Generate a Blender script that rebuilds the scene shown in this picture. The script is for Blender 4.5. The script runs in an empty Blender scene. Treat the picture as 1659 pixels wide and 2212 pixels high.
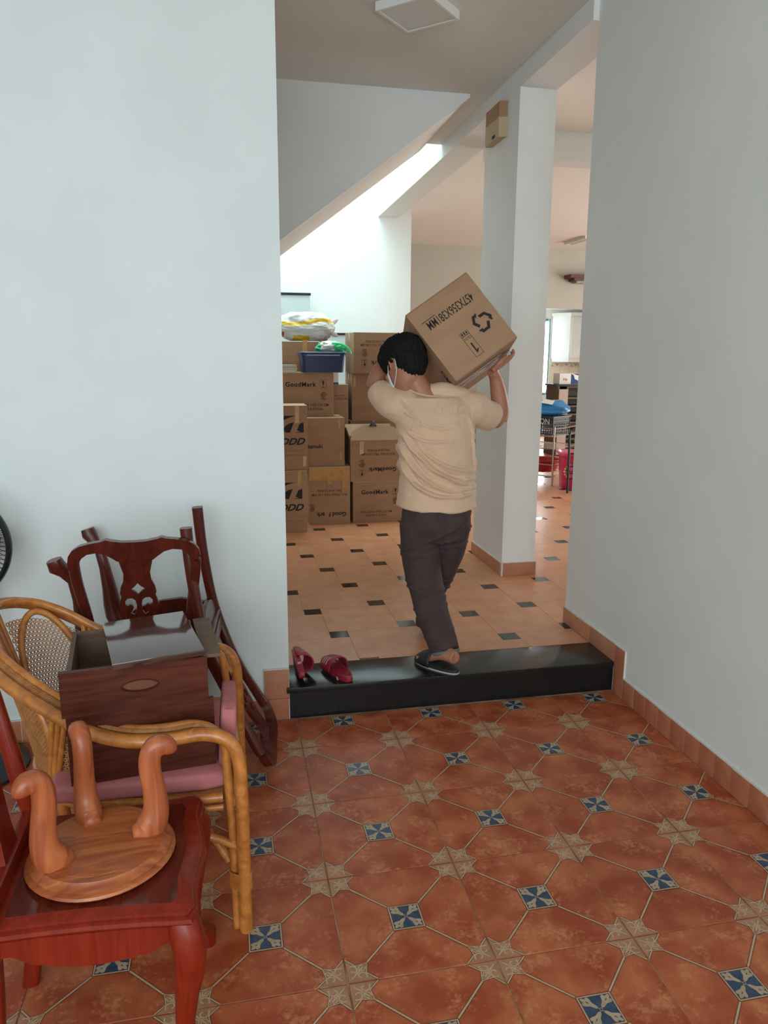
import bpy, bmesh, math, random
from mathutils import Vector, Matrix, Euler, noise
random.seed(7)
PI = math.pi
scene = bpy.context.scene
C = scene.collection

# ------------------------------------------------------------------ camera
cam_d = bpy.data.cameras.new('camera')
cam_d.sensor_fit = 'HORIZONTAL'; cam_d.sensor_width = 36.0; cam_d.lens = 34.94
cam_d.clip_start = 0.05; cam_d.clip_end = 200
cam = bpy.data.objects.new('camera', cam_d); C.objects.link(cam)
_r = Vector((0.979146, -0.203074, 0.005895)); _u = Vector((0.035695, 0.20053, 0.979037)); _f = Vector((0.199999, 0.958409, -0.203597))
m = Matrix((_r, _u, -_f)).transposed().to_4x4(); m.translation = (-0.2491, -1.6079, 1.5753)
cam.matrix_world = m
scene.camera = cam

# ------------------------------------------------------------------ world, daylight, exposure
w = bpy.data.worlds.new('sky'); scene.world = w; w.use_nodes = True
bg = w.node_tree.nodes['Background']; bg.inputs[0].default_value = (0.81, 0.935, 1.0, 1); bg.inputs[1].default_value = 1.0
vs = scene.view_settings
vs.view_transform = 'Standard'; vs.look = 'None'; vs.gamma = 1.0; vs.use_curve_mapping = False
vs.exposure = 0.12
def area(name, loc, target, sx, sy, energy, col):
    d = bpy.data.lights.new(name, 'AREA'); d.shape = 'RECTANGLE'; d.size = sx; d.size_y = sy
    d.energy = energy; d.color = col
    o = bpy.data.objects.new(name, d); C.objects.link(o); o.location = loc
    o.rotation_euler = (Vector(target) - Vector(loc)).to_track_quat('-Z', 'Y').to_euler()
    return o
area('daylight_front_opening', (-1.2, -4.7, 1.9), (-0.8, 1.5, 1.35), 4.2, 2.6, 160, (0.82, 0.95, 1.0))
area('daylight_skylight', (0.25, 5.95, 6.2), (0.25, 5.95, 0), 2.2, 2.0, 230, (0.70, 0.95, 1.0))
area('daylight_side_window', (8.3, 5.8, 1.7), (0, 5.8, 1.9), 3.6, 2.2, 230, (1.0, 0.96, 0.90))
area('daylight_kitchen_window', (5.75, 12.36, 1.6), (5.75, 8, 1.5), 0.8, 1.3, 380, (0.92, 0.98, 1.0))

# ------------------------------------------------------------------ materials
MAT = {}
def nt(m): return m.node_tree.nodes, m.node_tree.links
def mat(name, col, rough=0.5, col2=None, scale=8.0, amt=0.5, bump=0.0, bscale=60.0, metal=0.0, spec=0.5, coat=0.0, stretch=None, rnd=0.0, detail=4.0, alpha=None, trans=0.0, sheen=0.0, ramp=(0.35, 0.65), rvar=0.0):
    m = bpy.data.materials.new(name); m.use_nodes = True
    N, L = nt(m); b = N['Principled BSDF']
    b.inputs['Base Color'].default_value = (*col, 1); b.inputs['Roughness'].default_value = rough
    b.inputs['Metallic'].default_value = metal; b.inputs['Specular IOR Level'].default_value = spec
    b.inputs['Coat Weight'].default_value = coat; b.inputs['Coat Roughness'].default_value = 0.12
    if trans: b.inputs['Transmission Weight'].default_value = trans
    if sheen: b.inputs['Sheen Weight'].default_value = sheen
    if alpha is not None: b.inputs['Alpha'].default_value = alpha
    tc = N.new('ShaderNodeTexCoord'); mp = N.new('ShaderNodeMapping'); L.new(tc.outputs['Object'], mp.inputs[0])
    if stretch: mp.inputs['Scale'].default_value = stretch
    src = mp.outputs[0]
    oi = N.new('ShaderNodeObjectInfo')
    ad = N.new('ShaderNodeVectorMath'); ad.operation = 'ADD'
    ml = N.new('ShaderNodeMath'); ml.operation = 'MULTIPLY'; ml.inputs[1].default_value = 37.0
    L.new(oi.outputs['Random'], ml.inputs[0]); L.new(src, ad.inputs[0]); L.new(ml.outputs[0], ad.inputs[1]); src = ad.outputs[0]
    last = None
    if col2 is not None:
        n = N.new('ShaderNodeTexNoise'); n.inputs['Scale'].default_value = scale; n.inputs['Detail'].default_value = detail
        L.new(src, n.inputs['Vector'])
        r = N.new('ShaderNodeValToRGB'); r.color_ramp.elements[0].position = ramp[0]; r.color_ramp.elements[1].position = ramp[1]
        L.new(n.outputs['Fac'], r.inputs[0])
        r.color_ramp.elements[0].color = (*col, 1); r.color_ramp.elements[1].color = (*[a + (c - a) * amt * 2 if amt < .5 else c for a, c in zip(col, col2)], 1)
        last = r.outputs[0]
        if rvar:
            mr = N.new('ShaderNodeMapRange'); mr.inputs['To Min'].default_value = rough; mr.inputs['To Max'].default_value = rough + rvar
            L.new(n.outputs['Fac'], mr.inputs[0]); L.new(mr.outputs[0], b.inputs['Roughness'])
    if rnd:
        hs = N.new('ShaderNodeHueSaturation')
        mr = N.new('ShaderNodeMapRange'); mr.inputs['To Min'].default_value = 1 - rnd; mr.inputs['To Max'].default_value = 1 + rnd
        L.new(oi.outputs['Random'], mr.inputs[0]); L.new(mr.outputs[0], hs.inputs['Value'])
        if last is not None: L.new(last, hs.inputs['Color'])
        else: hs.inputs['Color'].default_value = (*col, 1)
        last = hs.outputs[0]
    if last is not None: L.new(last, b.inputs['Base Color'])
    if bump:
        n2 = N.new('ShaderNodeTexNoise'); n2.inputs['Scale'].default_value = bscale; n2.inputs['Detail'].default_value = 3
        L.new(src, n2.inputs['Vector'])
        bp = N.new('ShaderNodeBump'); bp.inputs['Strength'].default_value = bump; bp.inputs['Distance'].default_value = 0.004
        L.new(n2.outputs['Fac'], bp.inputs['Height']); L.new(bp.outputs[0], b.inputs['Normal'])
    MAT[name] = m
    return m
mat('plaster_blue', (0.70, 0.74, 0.73), 0.55, (0.66, 0.70, 0.69), 3, bump=0.06, bscale=90)
mat('plaster_grey', (0.75, 0.755, 0.735), 0.55, (0.72, 0.725, 0.705), 3, bump=0.08, bscale=80)
mat('plaster_white', (0.80, 0.82, 0.80), 0.6, (0.77, 0.79, 0.77), 3, bump=0.04, bscale=80)
mat('plaster_beige', (0.47, 0.45, 0.385), 0.6, (0.45, 0.43, 0.365), 3, bump=0.04, bscale=80)
mat('ceiling_paint', (0.72, 0.70, 0.66), 0.7, (0.69, 0.67, 0.63), 2, bump=0.03, bscale=80)
mat('ceiling_far', (0.87, 0.83, 0.78), 0.7)
def tile_red():
    m = mat('tile_red', (0.31, 0.056, 0.019), 0.36, (0.50, 0.150, 0.060), 9, bump=0.10, bscale=45, rnd=0.05, detail=12, ramp=(0.38, 0.74), rvar=0.12, spec=0.35)
    N, L = nt(m); b = N['Principled BSDF']
    link_ = b.inputs['Base Color'].links[0]; src = link_.from_socket
    tc = [n for n in N if n.bl_idname == 'ShaderNodeVectorMath'][0].outputs[0]
    n1 = N.new('ShaderNodeTexNoise'); n1.inputs['Scale'].default_value = 70; n1.inputs['Detail'].default_value = 8; n1.inputs['Roughness'].default_value = 0.65
    n2 = N.new('ShaderNodeTexNoise'); n2.inputs['Scale'].default_value = 13; n2.inputs['Detail'].default_value = 5
    L.new(tc, n1.inputs['Vector']); L.new(tc, n2.inputs['Vector'])
    mu = N.new('ShaderNodeMath'); mu.operation = 'MULTIPLY'; L.new(n1.outputs['Fac'], mu.inputs[0]); L.new(n2.outputs['Fac'], mu.inputs[1])
    r = N.new('ShaderNodeValToRGB'); r.color_ramp.elements[0].position = 0.27; r.color_ramp.elements[1].position = 0.42
    r.color_ramp.elements[1].color = (0.6, 0.6, 0.6, 1); L.new(mu.outputs[0], r.inputs[0])
    mx = N.new('ShaderNodeMix'); mx.data_type = 'RGBA'; L.new(r.outputs[0], mx.inputs['Factor']); L.new(src, mx.inputs['A']); mx.inputs['B'].default_value = (0.62, 0.27, 0.13, 1)
    L.new(mx.outputs['Result'], b.inputs['Base Color'])
    return m
tile_red()
mat('tile_cream', (0.48, 0.315, 0.195), 0.42, (0.54, 0.355, 0.22), 30, bump=0.1)
mat('tile_tan', (0.34, 0.170, 0.090), 0.42, (0.42, 0.215, 0.115), 22, bump=0.15)
mat('tile_dark_edge', (0.11, 0.045, 0.022), 0.5)  # dark edging of the printed cream lines and the blue square
mat('tile_blue', (0.018, 0.042, 0.085), 0.35, (0.035, 0.065, 0.115), 40)
mat('tile_flower', (0.44, 0.33, 0.215), 0.4, (0.37, 0.27, 0.165), 40)
mat('grout', (0.42, 0.29, 0.19), 0.9, (0.20, 0.11, 0.06), 12)
mat('grout_dark', (0.16, 0.10, 0.065), 0.9)
mat('tile_peach', (0.50, 0.218, 0.108), 0.29, (0.58, 0.280, 0.150), 9, bump=0.02, bscale=30, rnd=0.035, detail=7, rvar=0.08)
mat('tile_black', (0.02, 0.021, 0.02), 0.12, rnd=0.1)
mat('skirting', (0.40, 0.13, 0.065), 0.45, (0.47, 0.175, 0.095), 14, bump=0.12, rnd=0.06)
mat('skirting_upper', (0.42, 0.17, 0.09), 0.4, (0.48, 0.205, 0.11), 14, rnd=0.05)
mat('mortar', (0.62, 0.60, 0.56), 0.9, bump=0.3, bscale=60)
mat('granite', (0.006, 0.007, 0.007), 0.20, (0.014, 0.017, 0.016), 160, spec=0.5)
mat('granite_riser', (0.006, 0.006, 0.007), 0.22, (0.012, 0.013, 0.013), 160)

# ------------------------------------------------------------------ mesh helpers
class MB:
    """collects faces; every face has a material slot and a smooth flag"""
    def __init__(s): s.v = []; s.f = []; s.m = []
    def add(s, vs, fs, mi=0, M=None):
        o = len(s.v)
        s.v += [tuple(M @ Vector(p)) for p in vs] if M else [tuple(p) for p in vs]
        s.f += [tuple(i + o for i in f) for f in fs]; s.m += [mi] * len(fs)
        return s
    def box(s, c, d, mi=0, M=None, bev=0.0):
        x, y, z = (k / 2 for k in d); cx, cy, cz = c
        if bev > 0 and min(x, y, z) > bev:
            bm = bmesh.new(); bmesh.ops.create_cube(bm, size=1.0)
            for v in bm.verts: v.co = Vector((v.co.x * d[0] + cx, v.co.y * d[1] + cy, v.co.z * d[2] + cz))
            bmesh.ops.bevel(bm, geom=list(bm.edges), offset=bev, segments=2, affect='EDGES', profile=0.6)
            return s.bm(bm, mi, M)
        vs = [(cx + a * x, cy + b * y, cz + e * z) for a in (-1, 1) for b in (-1, 1) for e in (-1, 1)]
        return s.add(vs, [(0, 1, 3, 2), (4, 6, 7, 5), (0, 4, 5, 1), (2, 3, 7, 6), (0, 2, 6, 4), (1, 5, 7, 3)], mi, M)
    def bm(s, bm, mi=0, M=None):
        bm.verts.ensure_lookup_table(); bm.verts.index_update()
        s.add([v.co.copy() for v in bm.verts], [[v.index for v in f.verts] for f in bm.faces], mi, M); bm.free(); return s
    def span(s, a, b, mi=0, bev=0.0, M=None):
        return s.box([(p + q) / 2 for p, q in zip(a, b)], [abs(q - p) for p, q in zip(a, b)], mi, M, bev)
    def loft(s, rings, mi=0, cap=True, close=False, M=None):
        n = len(rings[0]); vs = [p for r in rings for p in r]; fs = []
        R = len(rings)
        for i in range(R if close else R - 1):
            a, b = i * n, ((i + 1) % R) * n
            for j in range(n): k = (j + 1) % n; fs.append((a + j, a + k, b + k, b + j))
        if cap and not close: fs.append(tuple(range(n - 1, -1, -1))); fs.append(tuple((R - 1) * n + j for j in range(n)))
        return s.add(vs, fs, mi, M)
    def tube(s, path, rad, seg=10, mi=0, cap=True, close=False, M=None, flat=None, up=None, sq=1.0):
        """path of points; rad one number or one per point; flat = second radius ratio (elliptic/strap)"""
        P = [Vector(p) for p in path]; n = len(P); rings = []
        prev = None
        for i in range(n):
            if close: t = P[(i + 1) % n] - P[i - 1]
            else: t = P[min(i + 1, n - 1)] - P[max(i - 1, 0)]
            t.normalize()
            if up is not None: a = Vector(up).cross(t)
            elif prev is not None: a = prev - t * prev.dot(t)
            else: a = t.orthogonal()
            if a.length < 1e-6: a = t.orthogonal()
            a.normalize(); b = t.cross(a); prev = a
            r = rad[i] if isinstance(rad, (list, tuple)) else rad
            fl = (flat[i] if isinstance(flat, (list, tuple)) else flat) if flat is not None else 1.0
            ring = []
            for k in range(seg):
                w_ = 2 * PI * k / seg; c_, s_ = math.cos(w_), math.sin(w_)
                if sq != 1.0:
                    c_ = math.copysign(abs(c_) ** sq, c_); s_ = math.copysign(abs(s_) ** sq, s_)
                ring.append(tuple(P[i] + a * (r * c_) + b * (r * fl * s_)))
            rings.append(ring)
        return s.loft(rings, mi, cap, close, M)
    def lathe(s, prof, seg=32, c=(0, 0, 0), mi=0, M=None, cap=True):
        rings = [[(c[0] + r * math.cos(2 * PI * k / seg), c[1] + r * math.sin(2 * PI * k / seg), c[2] + z) for k in range(seg)] for r, z in prof]
        return s.loft(rings, mi, cap, False, M)
    def prism(s, poly, axis, a, b, mi=0, M=None):
        """extrude a 2D polygon along an axis from a to b"""
        def P(u, v, t): return {'x': (t, u, v), 'y': (u, t, v), 'z': (u, v, t)}[axis]
        n = len(poly); vs = [P(u, v, a) for u, v in poly] + [P(u, v, b) for u, v in poly]
        fs = [tuple(range(n)), tuple(range(2 * n - 1, n - 1, -1))] + [(i, i + n, (i + 1) % n + n, (i + 1) % n) for i in range(n)]
        return s.add(vs, fs, mi, M)
    def plate(s, outer, holes, axis, a, b, mi=0, M=None):
        """extruded polygon with holes"""
        def P(u, v, t): return {'x': (t, u, v), 'y': (u, t, v), 'z': (u, v, t)}[axis]
        from mathutils.geometry import delaunay_2d_cdt
        loops = [outer] + holes; pts = [Vector(p) for l in loops for p in l]; E = []; o = 0
        for l in loops: E += [(o + i, o + (i + 1) % len(l)) for i in range(len(l))]; o += len(l)
        vv, _, ff, _, _, _ = delaunay_2d_cdt(pts, E, [], 0, 1e-6)
        def inside(p, l):
            c = False; j = len(l) - 1
            for i in range(len(l)):
                if (l[i][1] > p[1]) != (l[j][1] > p[1]) and p[0] < (l[j][0] - l[i][0]) * (p[1] - l[i][1]) / (l[j][1] - l[i][1]) + l[i][0]: c = not c
                j = i
            return c
        keep = []
        for f in ff:
            g = sum((vv[i] for i in f), Vector((0, 0))) / len(f)
            if inside(g, outer) and not any(inside(g, h) for h in holes): keep.append(f)
        n = len(vv)
        vs = [P(p[0], p[1], a) for p in vv] + [P(p[0], p[1], b) for p in vv]
        fs = [tuple(f) for f in keep] + [tuple(i + n for i in reversed(f)) for f in keep]
        cnt = {}
        for f in keep:
            for i in range(len(f)): e = (f[i], f[(i + 1) % len(f)]); cnt[e] = cnt.get(e, 0) + 1
        for (i, j) in list(cnt):
            if (j, i) not in cnt: fs.append((j, i, i + n, j + n))
        return s.add(vs, fs, mi, M)
    def mesh(s, name, mats, smooth=None, fix=True):
        me = bpy.data.meshes.new(name); me.from_pydata(s.v, [], s.f)
        for m_ in (mats if isinstance(mats, (list, tuple)) else [mats]): me.materials.append(MAT[m_] if isinstance(m_, str) else m_)
        me.polygons.foreach_set('material_index', s.m)
        if fix:
            bm = bmesh.new(); bm.from_mesh(me); bmesh.ops.recalc_face_normals(bm, faces=bm.faces); bm.to_mesh(me); bm.free()
        if smooth:
            me.polygons.foreach_set('use_smooth', [True] * len(me.polygons)); me.set_sharp_from_angle(angle=math.radians(smooth))
        me.update(); return me
    def build(s, name, mats, parent=None, smooth=None, label=None, fix=True, loc=None, rot=None):
        o = bpy.data.objects.new(name, s.mesh(name, mats, smooth, fix)); C.objects.link(o)
        if parent: o.parent = parent
        if loc: o.location = loc
        if rot: o.rotation_euler = rot
        if label: o['label'] = label
        return o
def tag(o, label, cat, group=None):
    o['label'] = label; o['category'] = cat
    if group: o['group'] = group
    return o
def thing(name, label, cat, loc=(0, 0, 0), rot=(0, 0, 0), group=None):
    o = bpy.data.objects.new(name, None); C.objects.link(o); o.empty_display_size = 0.05
    o.location = loc; o.rotation_euler = rot
    return tag(o, label, cat, group)
def struct(name, mb, mats, smooth=None, parent=None):
    o = mb.build(name, mats, parent, smooth)
    if not parent: o['kind'] = 'structure'
    return o
def link(name, me, loc, parent=None, rot=None):
    o = bpy.data.objects.new(name, me); C.objects.link(o); o.location = loc
    if rot: o.rotation_euler = rot
    if parent: o.parent = parent
    return o
def spline(pts, n=8, close=False):
    """Catmull-Rom through the points"""
    P = [Vector(p) for p in pts]; out = []; N_ = len(P)
    for i in range(N_ if close else N_ - 1):
        if close: p0, p1, p2, p3 = P[i - 1], P[i], P[(i + 1) % N_], P[(i + 2) % N_]
        else: p0, p1, p2, p3 = P[max(i - 1, 0)], P[i], P[i + 1], P[min(i + 2, N_ - 1)]
        for k in range(n):
            t = k / n
            out.append(0.5 * ((2 * p1) + (p2 - p0) * t + (2 * p0 - 5 * p1 + 4 * p2 - p3) * t * t + (3 * p1 - p0 - 3 * p2 + p3) * t ** 3))
    if not close: out.append(P[-1])
    return out
def lerp(a, b, t): return a + (b - a) * t
def interp(xs, ys, x):
    if x <= xs[0]: return ys[0]
    for i in range(len(xs) - 1):
        if x <= xs[i + 1]: return lerp(ys[i], ys[i + 1], (x - xs[i]) / (xs[i + 1] - xs[i]))
    return ys[-1]
_textcache = {}
def text_mb(txt, size, bold=0.0, shear=0.0, sx=1.0, depth=0.0006, align='CENTER', space=1.0):
    """flat lettering as geometry in the XZ plane facing -Y, centred on the origin; returns MB"""
    key = (txt, round(bold, 4), shear, space)
    if key not in _textcache:
        cu = bpy.data.curves.new('lettering', 'FONT'); cu.body = txt; cu.size = 1.0; cu.offset = bold; cu.shear = shear
        cu.align_x = 'CENTER'; cu.align_y = 'CENTER'; cu.space_character = space; cu.resolution_u = 3; cu.fill_mode = 'FRONT'; cu.space_line = 0.85
        o = bpy.data.objects.new('lettering', cu); C.objects.link(o)
        dg = bpy.context.evaluated_depsgraph_get()
        me = bpy.data.meshes.new_from_object(o.evaluated_get(dg))
        _textcache[key] = ([v.co.copy() for v in me.vertices], [tuple(p.vertices) for p in me.polygons])
        bpy.data.objects.remove(o); bpy.data.curves.remove(cu); bpy.data.meshes.remove(me)
    vs, fs = _textcache[key]
    mb = MB(); mb.add([(v.x * size * sx, 0, v.y * size) for v in vs], fs)
    return mb
# ------------------------------------------------------------------ setting: front room floor
ZU = 0.15                                     # level of the hall floor behind the step
mb = MB(); mb.span((-3.4, -6.0, -0.20), (1.53, 1.70, -0.0025)); floor = struct('floor', mb, 'grout')
T = 0.4
def ribbon(mb, pts, wd, z, mi, close=False):
    P = [Vector(p) for p in pts]; n = len(P); Lp, Rp = [], []
    for i in range(n):
        if close: d = P[(i + 1) % n] - P[i - 1]
        else: d = P[min(i + 1, n - 1)] - P[max(i - 1, 0)]
        if d.length < 1e-9: d = Vector((1, 0))
        d.normalize(); q = Vector((-d.y, d.x))
        ww = (wd[i] if isinstance(wd, list) else wd) / 2
        Lp.append((P[i] + q * ww)); Rp.append(P[i] - q * ww)
    vs = [(p.x, p.y, z) for p in Lp] + [(p.x, p.y, z) for p in Rp]
    m_ = n if close else n - 1
    mb.add(vs, [(i, n + i, n + (i + 1) % n, (i + 1) % n) for i in range(m_)], mi)
def poly(mb, pts, z, mi): mb.add([(p[0], p[1], z) for p in pts], [tuple(range(len(pts)))], mi)
def tile_mb():
    mb = MB(); g = 0.0017
    # body with an eased edge
    def sq(i, z): return [(i, i, z), (T - i, i, z), (T - i, T - i, z), (i, T - i, z)]
    mb.loft([sq(g, -0.008), sq(g, -0.0012), sq(g + 0.0014, 0.0)], 0)
    star = [(0, 0), (.195, 0), (.130, .068), (.147, .147), (.068, .130), (0, .195)]
    for sx, sy, ox, oy in ((1, 1, 0, 0), (-1, 1, T, 0), (-1, -1, T, T), (1, -1, 0, T)):
        e = 0.0030
        def Q(p): return (ox + sx * max(p[0] * T, e), oy + sy * max(p[1] * T, e))
        poly(mb, [Q(p) for p in star], 0.0005, 2)
        ribbon(mb, [Q(p) for p in star[1:]], 0.0075, 0.0006, 3)
        ribbon(mb, [Q(p) for p in star[1:]], 0.0040, 0.0008, 1)
        # scroll ornament: stem and two curls
        def Z(p): return (ox + sx * p[0] * T, oy + sy * p[1] * T)
        ribbon(mb, [Z(p) for p in ((.03, .03), (.06, .06), (.09, .09), (.118, .118))], [.003, .0045, .0055, .003], 0.00100, 1)
        for fl in (0, 1):
            cur = []
            for k in range(11):
                a = -0.6 + k * 0.52; r = 0.038 - 0.0026 * k
                p = (0.098 + r * math.cos(a), 0.047 + r * math.sin(a))
                cur.append(p if not fl else (p[1], p[0]))
            ribbon(mb, [Z(p) for p in cur], 0.0042, 0.00112 + 0.00012 * fl, 1)
            c2 = [(.06, .055), (.085, .085), (.12, .088), (.135, .115)]
            ribbon(mb, [Z(p if not fl else (p[1], p[0])) for p in c2], 0.0034, 0.00136 + 0.00012 * fl, 1)
        # line to the blue square
        ribbon(mb, [Z((.15, .15)), Z((.385, .385))], 0.0085, 0.0006, 3)
        ribbon(mb, [Z((.15, .15)), Z((.385, .385))], 0.0048, 0.0008, 1)
    c = T / 2; h = 0.0455
    def S(k, z, mi): poly(mb, [(c - k, c - k), (c + k, c - k), (c + k, c + k), (c - k, c + k)], z, mi)
    S(h + 0.0022, 0.0009, 3); S(h, 0.0011, 1); S(h - 0.0035, 0.0013, 3); S(h - 0.0045, 0.0015, 4)
    for k in range(4):
        a = PI / 4 + k * PI / 2; u = Vector((math.cos(a), math.sin(a))); q = Vector((-u.y, u.x))
        def W(s_, t_): p = Vector((c, c)) + u * s_ + q * t_; return (p.x, p.y)
        for sg in (1, -1):
            poly(mb, [W(0.006, 0.0 * sg), W(0.012, .0045 * sg), W(0.026, .0065 * sg), W(0.036, .0135 * sg), W(.042, .0150 * sg), W(.046, .0105 * sg), W(.044, .006 * sg), W(.052, .004 * sg), W(.056, .0 * sg)], 0.0019, 5)
        poly(mb, [W(.030, 0), W(.036, .0016), W(.042, 0), W(.036, -.0016)], 0.0021, 4)
    S(0.0045, 0.0022, 5); S(0.0028, 0.0024, 4)
    return mb
base = tile_mb()
TM = ['tile_red', 'tile_cream', 'tile_tan', 'tile_dark_edge', 'tile_blue', 'tile_flower']
def cut_mesh(me, name, planes):
    bm = bmesh.new(); bm.from_mesh(me)
    for co, no in planes:
        bmesh.ops.bisect_plane(bm, geom=list(bm.verts) + list(bm.edges) + list(bm.faces), plane_co=co, plane_no=no, clear_outer=True, dist=1e-6)
        es = [e for e in bm.edges if e.is_boundary and all(abs((v.co - Vector(co)).dot(Vector(no))) < 1e-5 for v in e.verts)]
    m2 = bpy.data.meshes.new(name); bm.to_mesh(m2); bm.free()
    for mm in me.materials: m2.materials.append(mm)
    return m2
full = base.mesh('floor_tile', TM, fix=False)
XR, YR = 1.519, 1.4535                         # skirting face and step / skirting face
right_cut = cut_mesh(full, 'floor_tile_cut', [((XR - 1.2, 0, 0), (1, 0, 0))])
top_cut = cut_mesh(full, 'floor_tile_cut', [((0, YR - 1.2, 0), (0, 1, 0))])
both_cut = cut_mesh(full, 'floor_tile_cut', [((XR - 1.2, 0, 0), (1, 0, 0)), ((0, YR - 1.2, 0), (0, 1, 0))])
for i in range(-6, 4):
    for j in range(-4, 4):
        me = both_cut if (i == 3 and j == 3) else right_cut if i == 3 else top_cut if j == 3 else full
        link('floor_tile', me, (i * T, j * T, random.uniform(-0.0004, 0.0)), floor)
# ------------------------------------------------------------------ black granite step
mb = MB(); mb.span((-0.036, 1.470, -0.002), (1.529, 1.705, ZU - 0.024)); step = struct('trim_step', mb, 'granite_riser')
mb = MB(); mb.span((-0.040, 1.452, ZU - 0.024), (1.5285, 1.7045, ZU), bev=0.003); mb.build('step_slab', 'granite', step, 30)
# ------------------------------------------------------------------ hall floor (hopscotch tiles)
mb = MB(); mb.span((-1.0, 1.705, -0.20), (8.5, 13.0, ZU - 0.002)); hall = struct('floor_hall', mb, 'grout_dark')
Lx, Ly, sx_, sy_ = 0.3858, 0.3753, 0.0972, 0.0906
ox, oy = 0.2795 - Lx - sx_ / 2, 2.0585 - sy_ / 2
def slab(w_, d_, name, mt):
    mb = MB(); g = 0.0007; e = 0.0006
    def sq(i, z): return [(i, i, z), (w_ - i, i, z), (w_ - i, d_ - i, z), (i, d_ - i, z)]
    mb.loft([sq(g, -0.008), sq(g, -e), sq(g + e, 0.0)], 0); return mb.mesh(name, mt, fix=False)
big = slab(Lx, Ly, 'hall_tile', 'tile_peach'); small = slab(sx_, sy_, 'inset_tile', 'tile_black')
far_b, far_s = MB(), MB()
def seen(x, y):
    """floor that lies in the wedge the camera can look into through the opening"""
    if not (1.70 < y < 11.6): return False
    tx, ty = x + 0.249, y + 1.608
    s = tx / ty
    return -0.05 < s < 0.80 and x > -0.45
nb = ns = 0
cand = []
for a in range(-4, 24):
    for b in range(-6, 34):
        x = ox + a * Lx - b * sx_; y = oy + a * sy_ + b * Ly
        if seen(x + Lx / 2, y + Ly / 2): cand.append((y, x, y + 0, 0))
        if seen(x + Lx + sx_ / 2, y + sy_ / 2): cand.append((y, x + Lx, y, 1))
cand.sort()
def blocked(x, y, w_, d_):
    return y + d_ > 7.2 and x < 1.92
for _, x, y, k in cand:
    w_, d_ = ((Lx, Ly), (sx_, sy_))[k]
    if blocked(x, y, w_, d_): continue
    pl = []
    if y < 1.7055: pl.append(((0, 1.7055 - y, 0), (0, -1, 0)))
    if x < 1.52 < x + w_ and y + d_ * 0.7 < 2.03: pl.append(((1.519 - x, 0, 0), (1, 0, 0)))
    elif x + w_ > 1.52 and y + d_ < 2.03: continue
    me = (big, small)[k]
    if k == 0: nb += 1
    else: ns += 1
    if pl: me = cut_mesh(me, me.name + '_cut', pl)
    link(('hall_tile', 'inset_tile')[k], me, (x, y, ZU + random.uniform(-0.0003, 0)), hall)
# front row strip where tiles are cut at the step
for a in range(-4, 12):
    for b in range(-6, 4):
        x = ox + a * Lx - b * sx_; y = oy + a * sy_ + b * Ly
        if y < 1.7055 < y + Ly and y + Ly / 2 <= 1.70 and -0.5 < x < 1.5:
            pl = [((0, 1.7055 - y, 0), (0, -1, 0))]
            if x + Lx > 1.519: pl.append(((1.519 - x, 0, 0), (1, 0, 0)))
            link('hall_tile', cut_mesh(big, 'hall_tile_cut', pl), (x, y, ZU), hall)
# ------------------------------------------------------------------ walls, ceiling, stair
ZC = 3.24
def poly_wall(name, pts, axis, a, b, m_): mb = MB(); mb.prism(pts, axis, a, b); return struct(name, mb, m_)
def wall(name, a, b, m_):
    mb = MB(); mb.span(a, b); return struct(name, mb, m_)
wl = wall('wall_left', (-3.4, 1.475, -0.1), (-0.028, 1.69, ZC), 'plaster_blue')
wr = wall('wall_right', (1.53, -6.0, -0.1), (1.73, 2.02, ZC), 'plaster_grey')
wall('wall_room_left', (-3.6, -6.0, -0.1), (-3.4, 1.69, ZC), 'plaster_blue')
wall('ceiling', (-3.6, -6.0, ZC), (1.73, 3.43, ZC + 0.2), 'ceiling_paint')
wall('wall_hall_left', (-1.2, 1.69, -0.1), (-1.0, 7.4, 6.4), 'plaster_white')
# pillar and beam
p = wall('wall_pillar', (1.50, 2.925, -0.1), (1.73, 3.53, 3.135), 'plaster_grey')
wall('trim_beam', (1.50, 2.02, 3.135), (1.73, 7.2, 3.60), 'plaster_grey')
wall('wall_stairwell_side', (1.50, 4.60, 3.60), (1.73, 7.2, 6.4), 'plaster_white')
wall('wall_back', (-1.0, 7.2, -0.1), (1.89, 7.4, 6.4), 'plaster_white')
wall('wall_back_return', (1.69, 7.4, -0.1), (1.89, 9.85, ZC), 'plaster_beige')
# stair: spandrel wall, flight, landing
k = 0.7417
def sof(x): return 2.297 + k * (x - 0.111)
poly_wall('wall_spandrel', [(-1.0, sof(-1.0)), (1.355, sof(1.355)), (1.355, ZC), (-1.0, ZC)], 'y', 3.43, 3.53, 'plaster_grey')
steps = []; n = 12; x0, x1 = -1.0, 1.355
for i in range(n):
    xa, xb = lerp(x0, x1, i / n), lerp(x0, x1, (i + 1) / n); zt = sof(xb) + 0.14
    steps += [(xa, zt), (xb, zt)]
poly_wall('trim_stair_flight', [(x0, sof(x0)), (x1, sof(x1))] + steps[::-1], 'y', 3.53, 4.75, 'ceiling_paint')
mb = MB(); mb.span((1.355, 3.43, ZC), (1.50, 4.60, ZC + 0.2)); struct('ceiling_landing', mb, 'ceiling_paint')
wall('wall_stairwell_front', (-1.0, 3.33, ZC + 0.2), (1.50, 3.43, 6.4), 'plaster_white')
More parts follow.
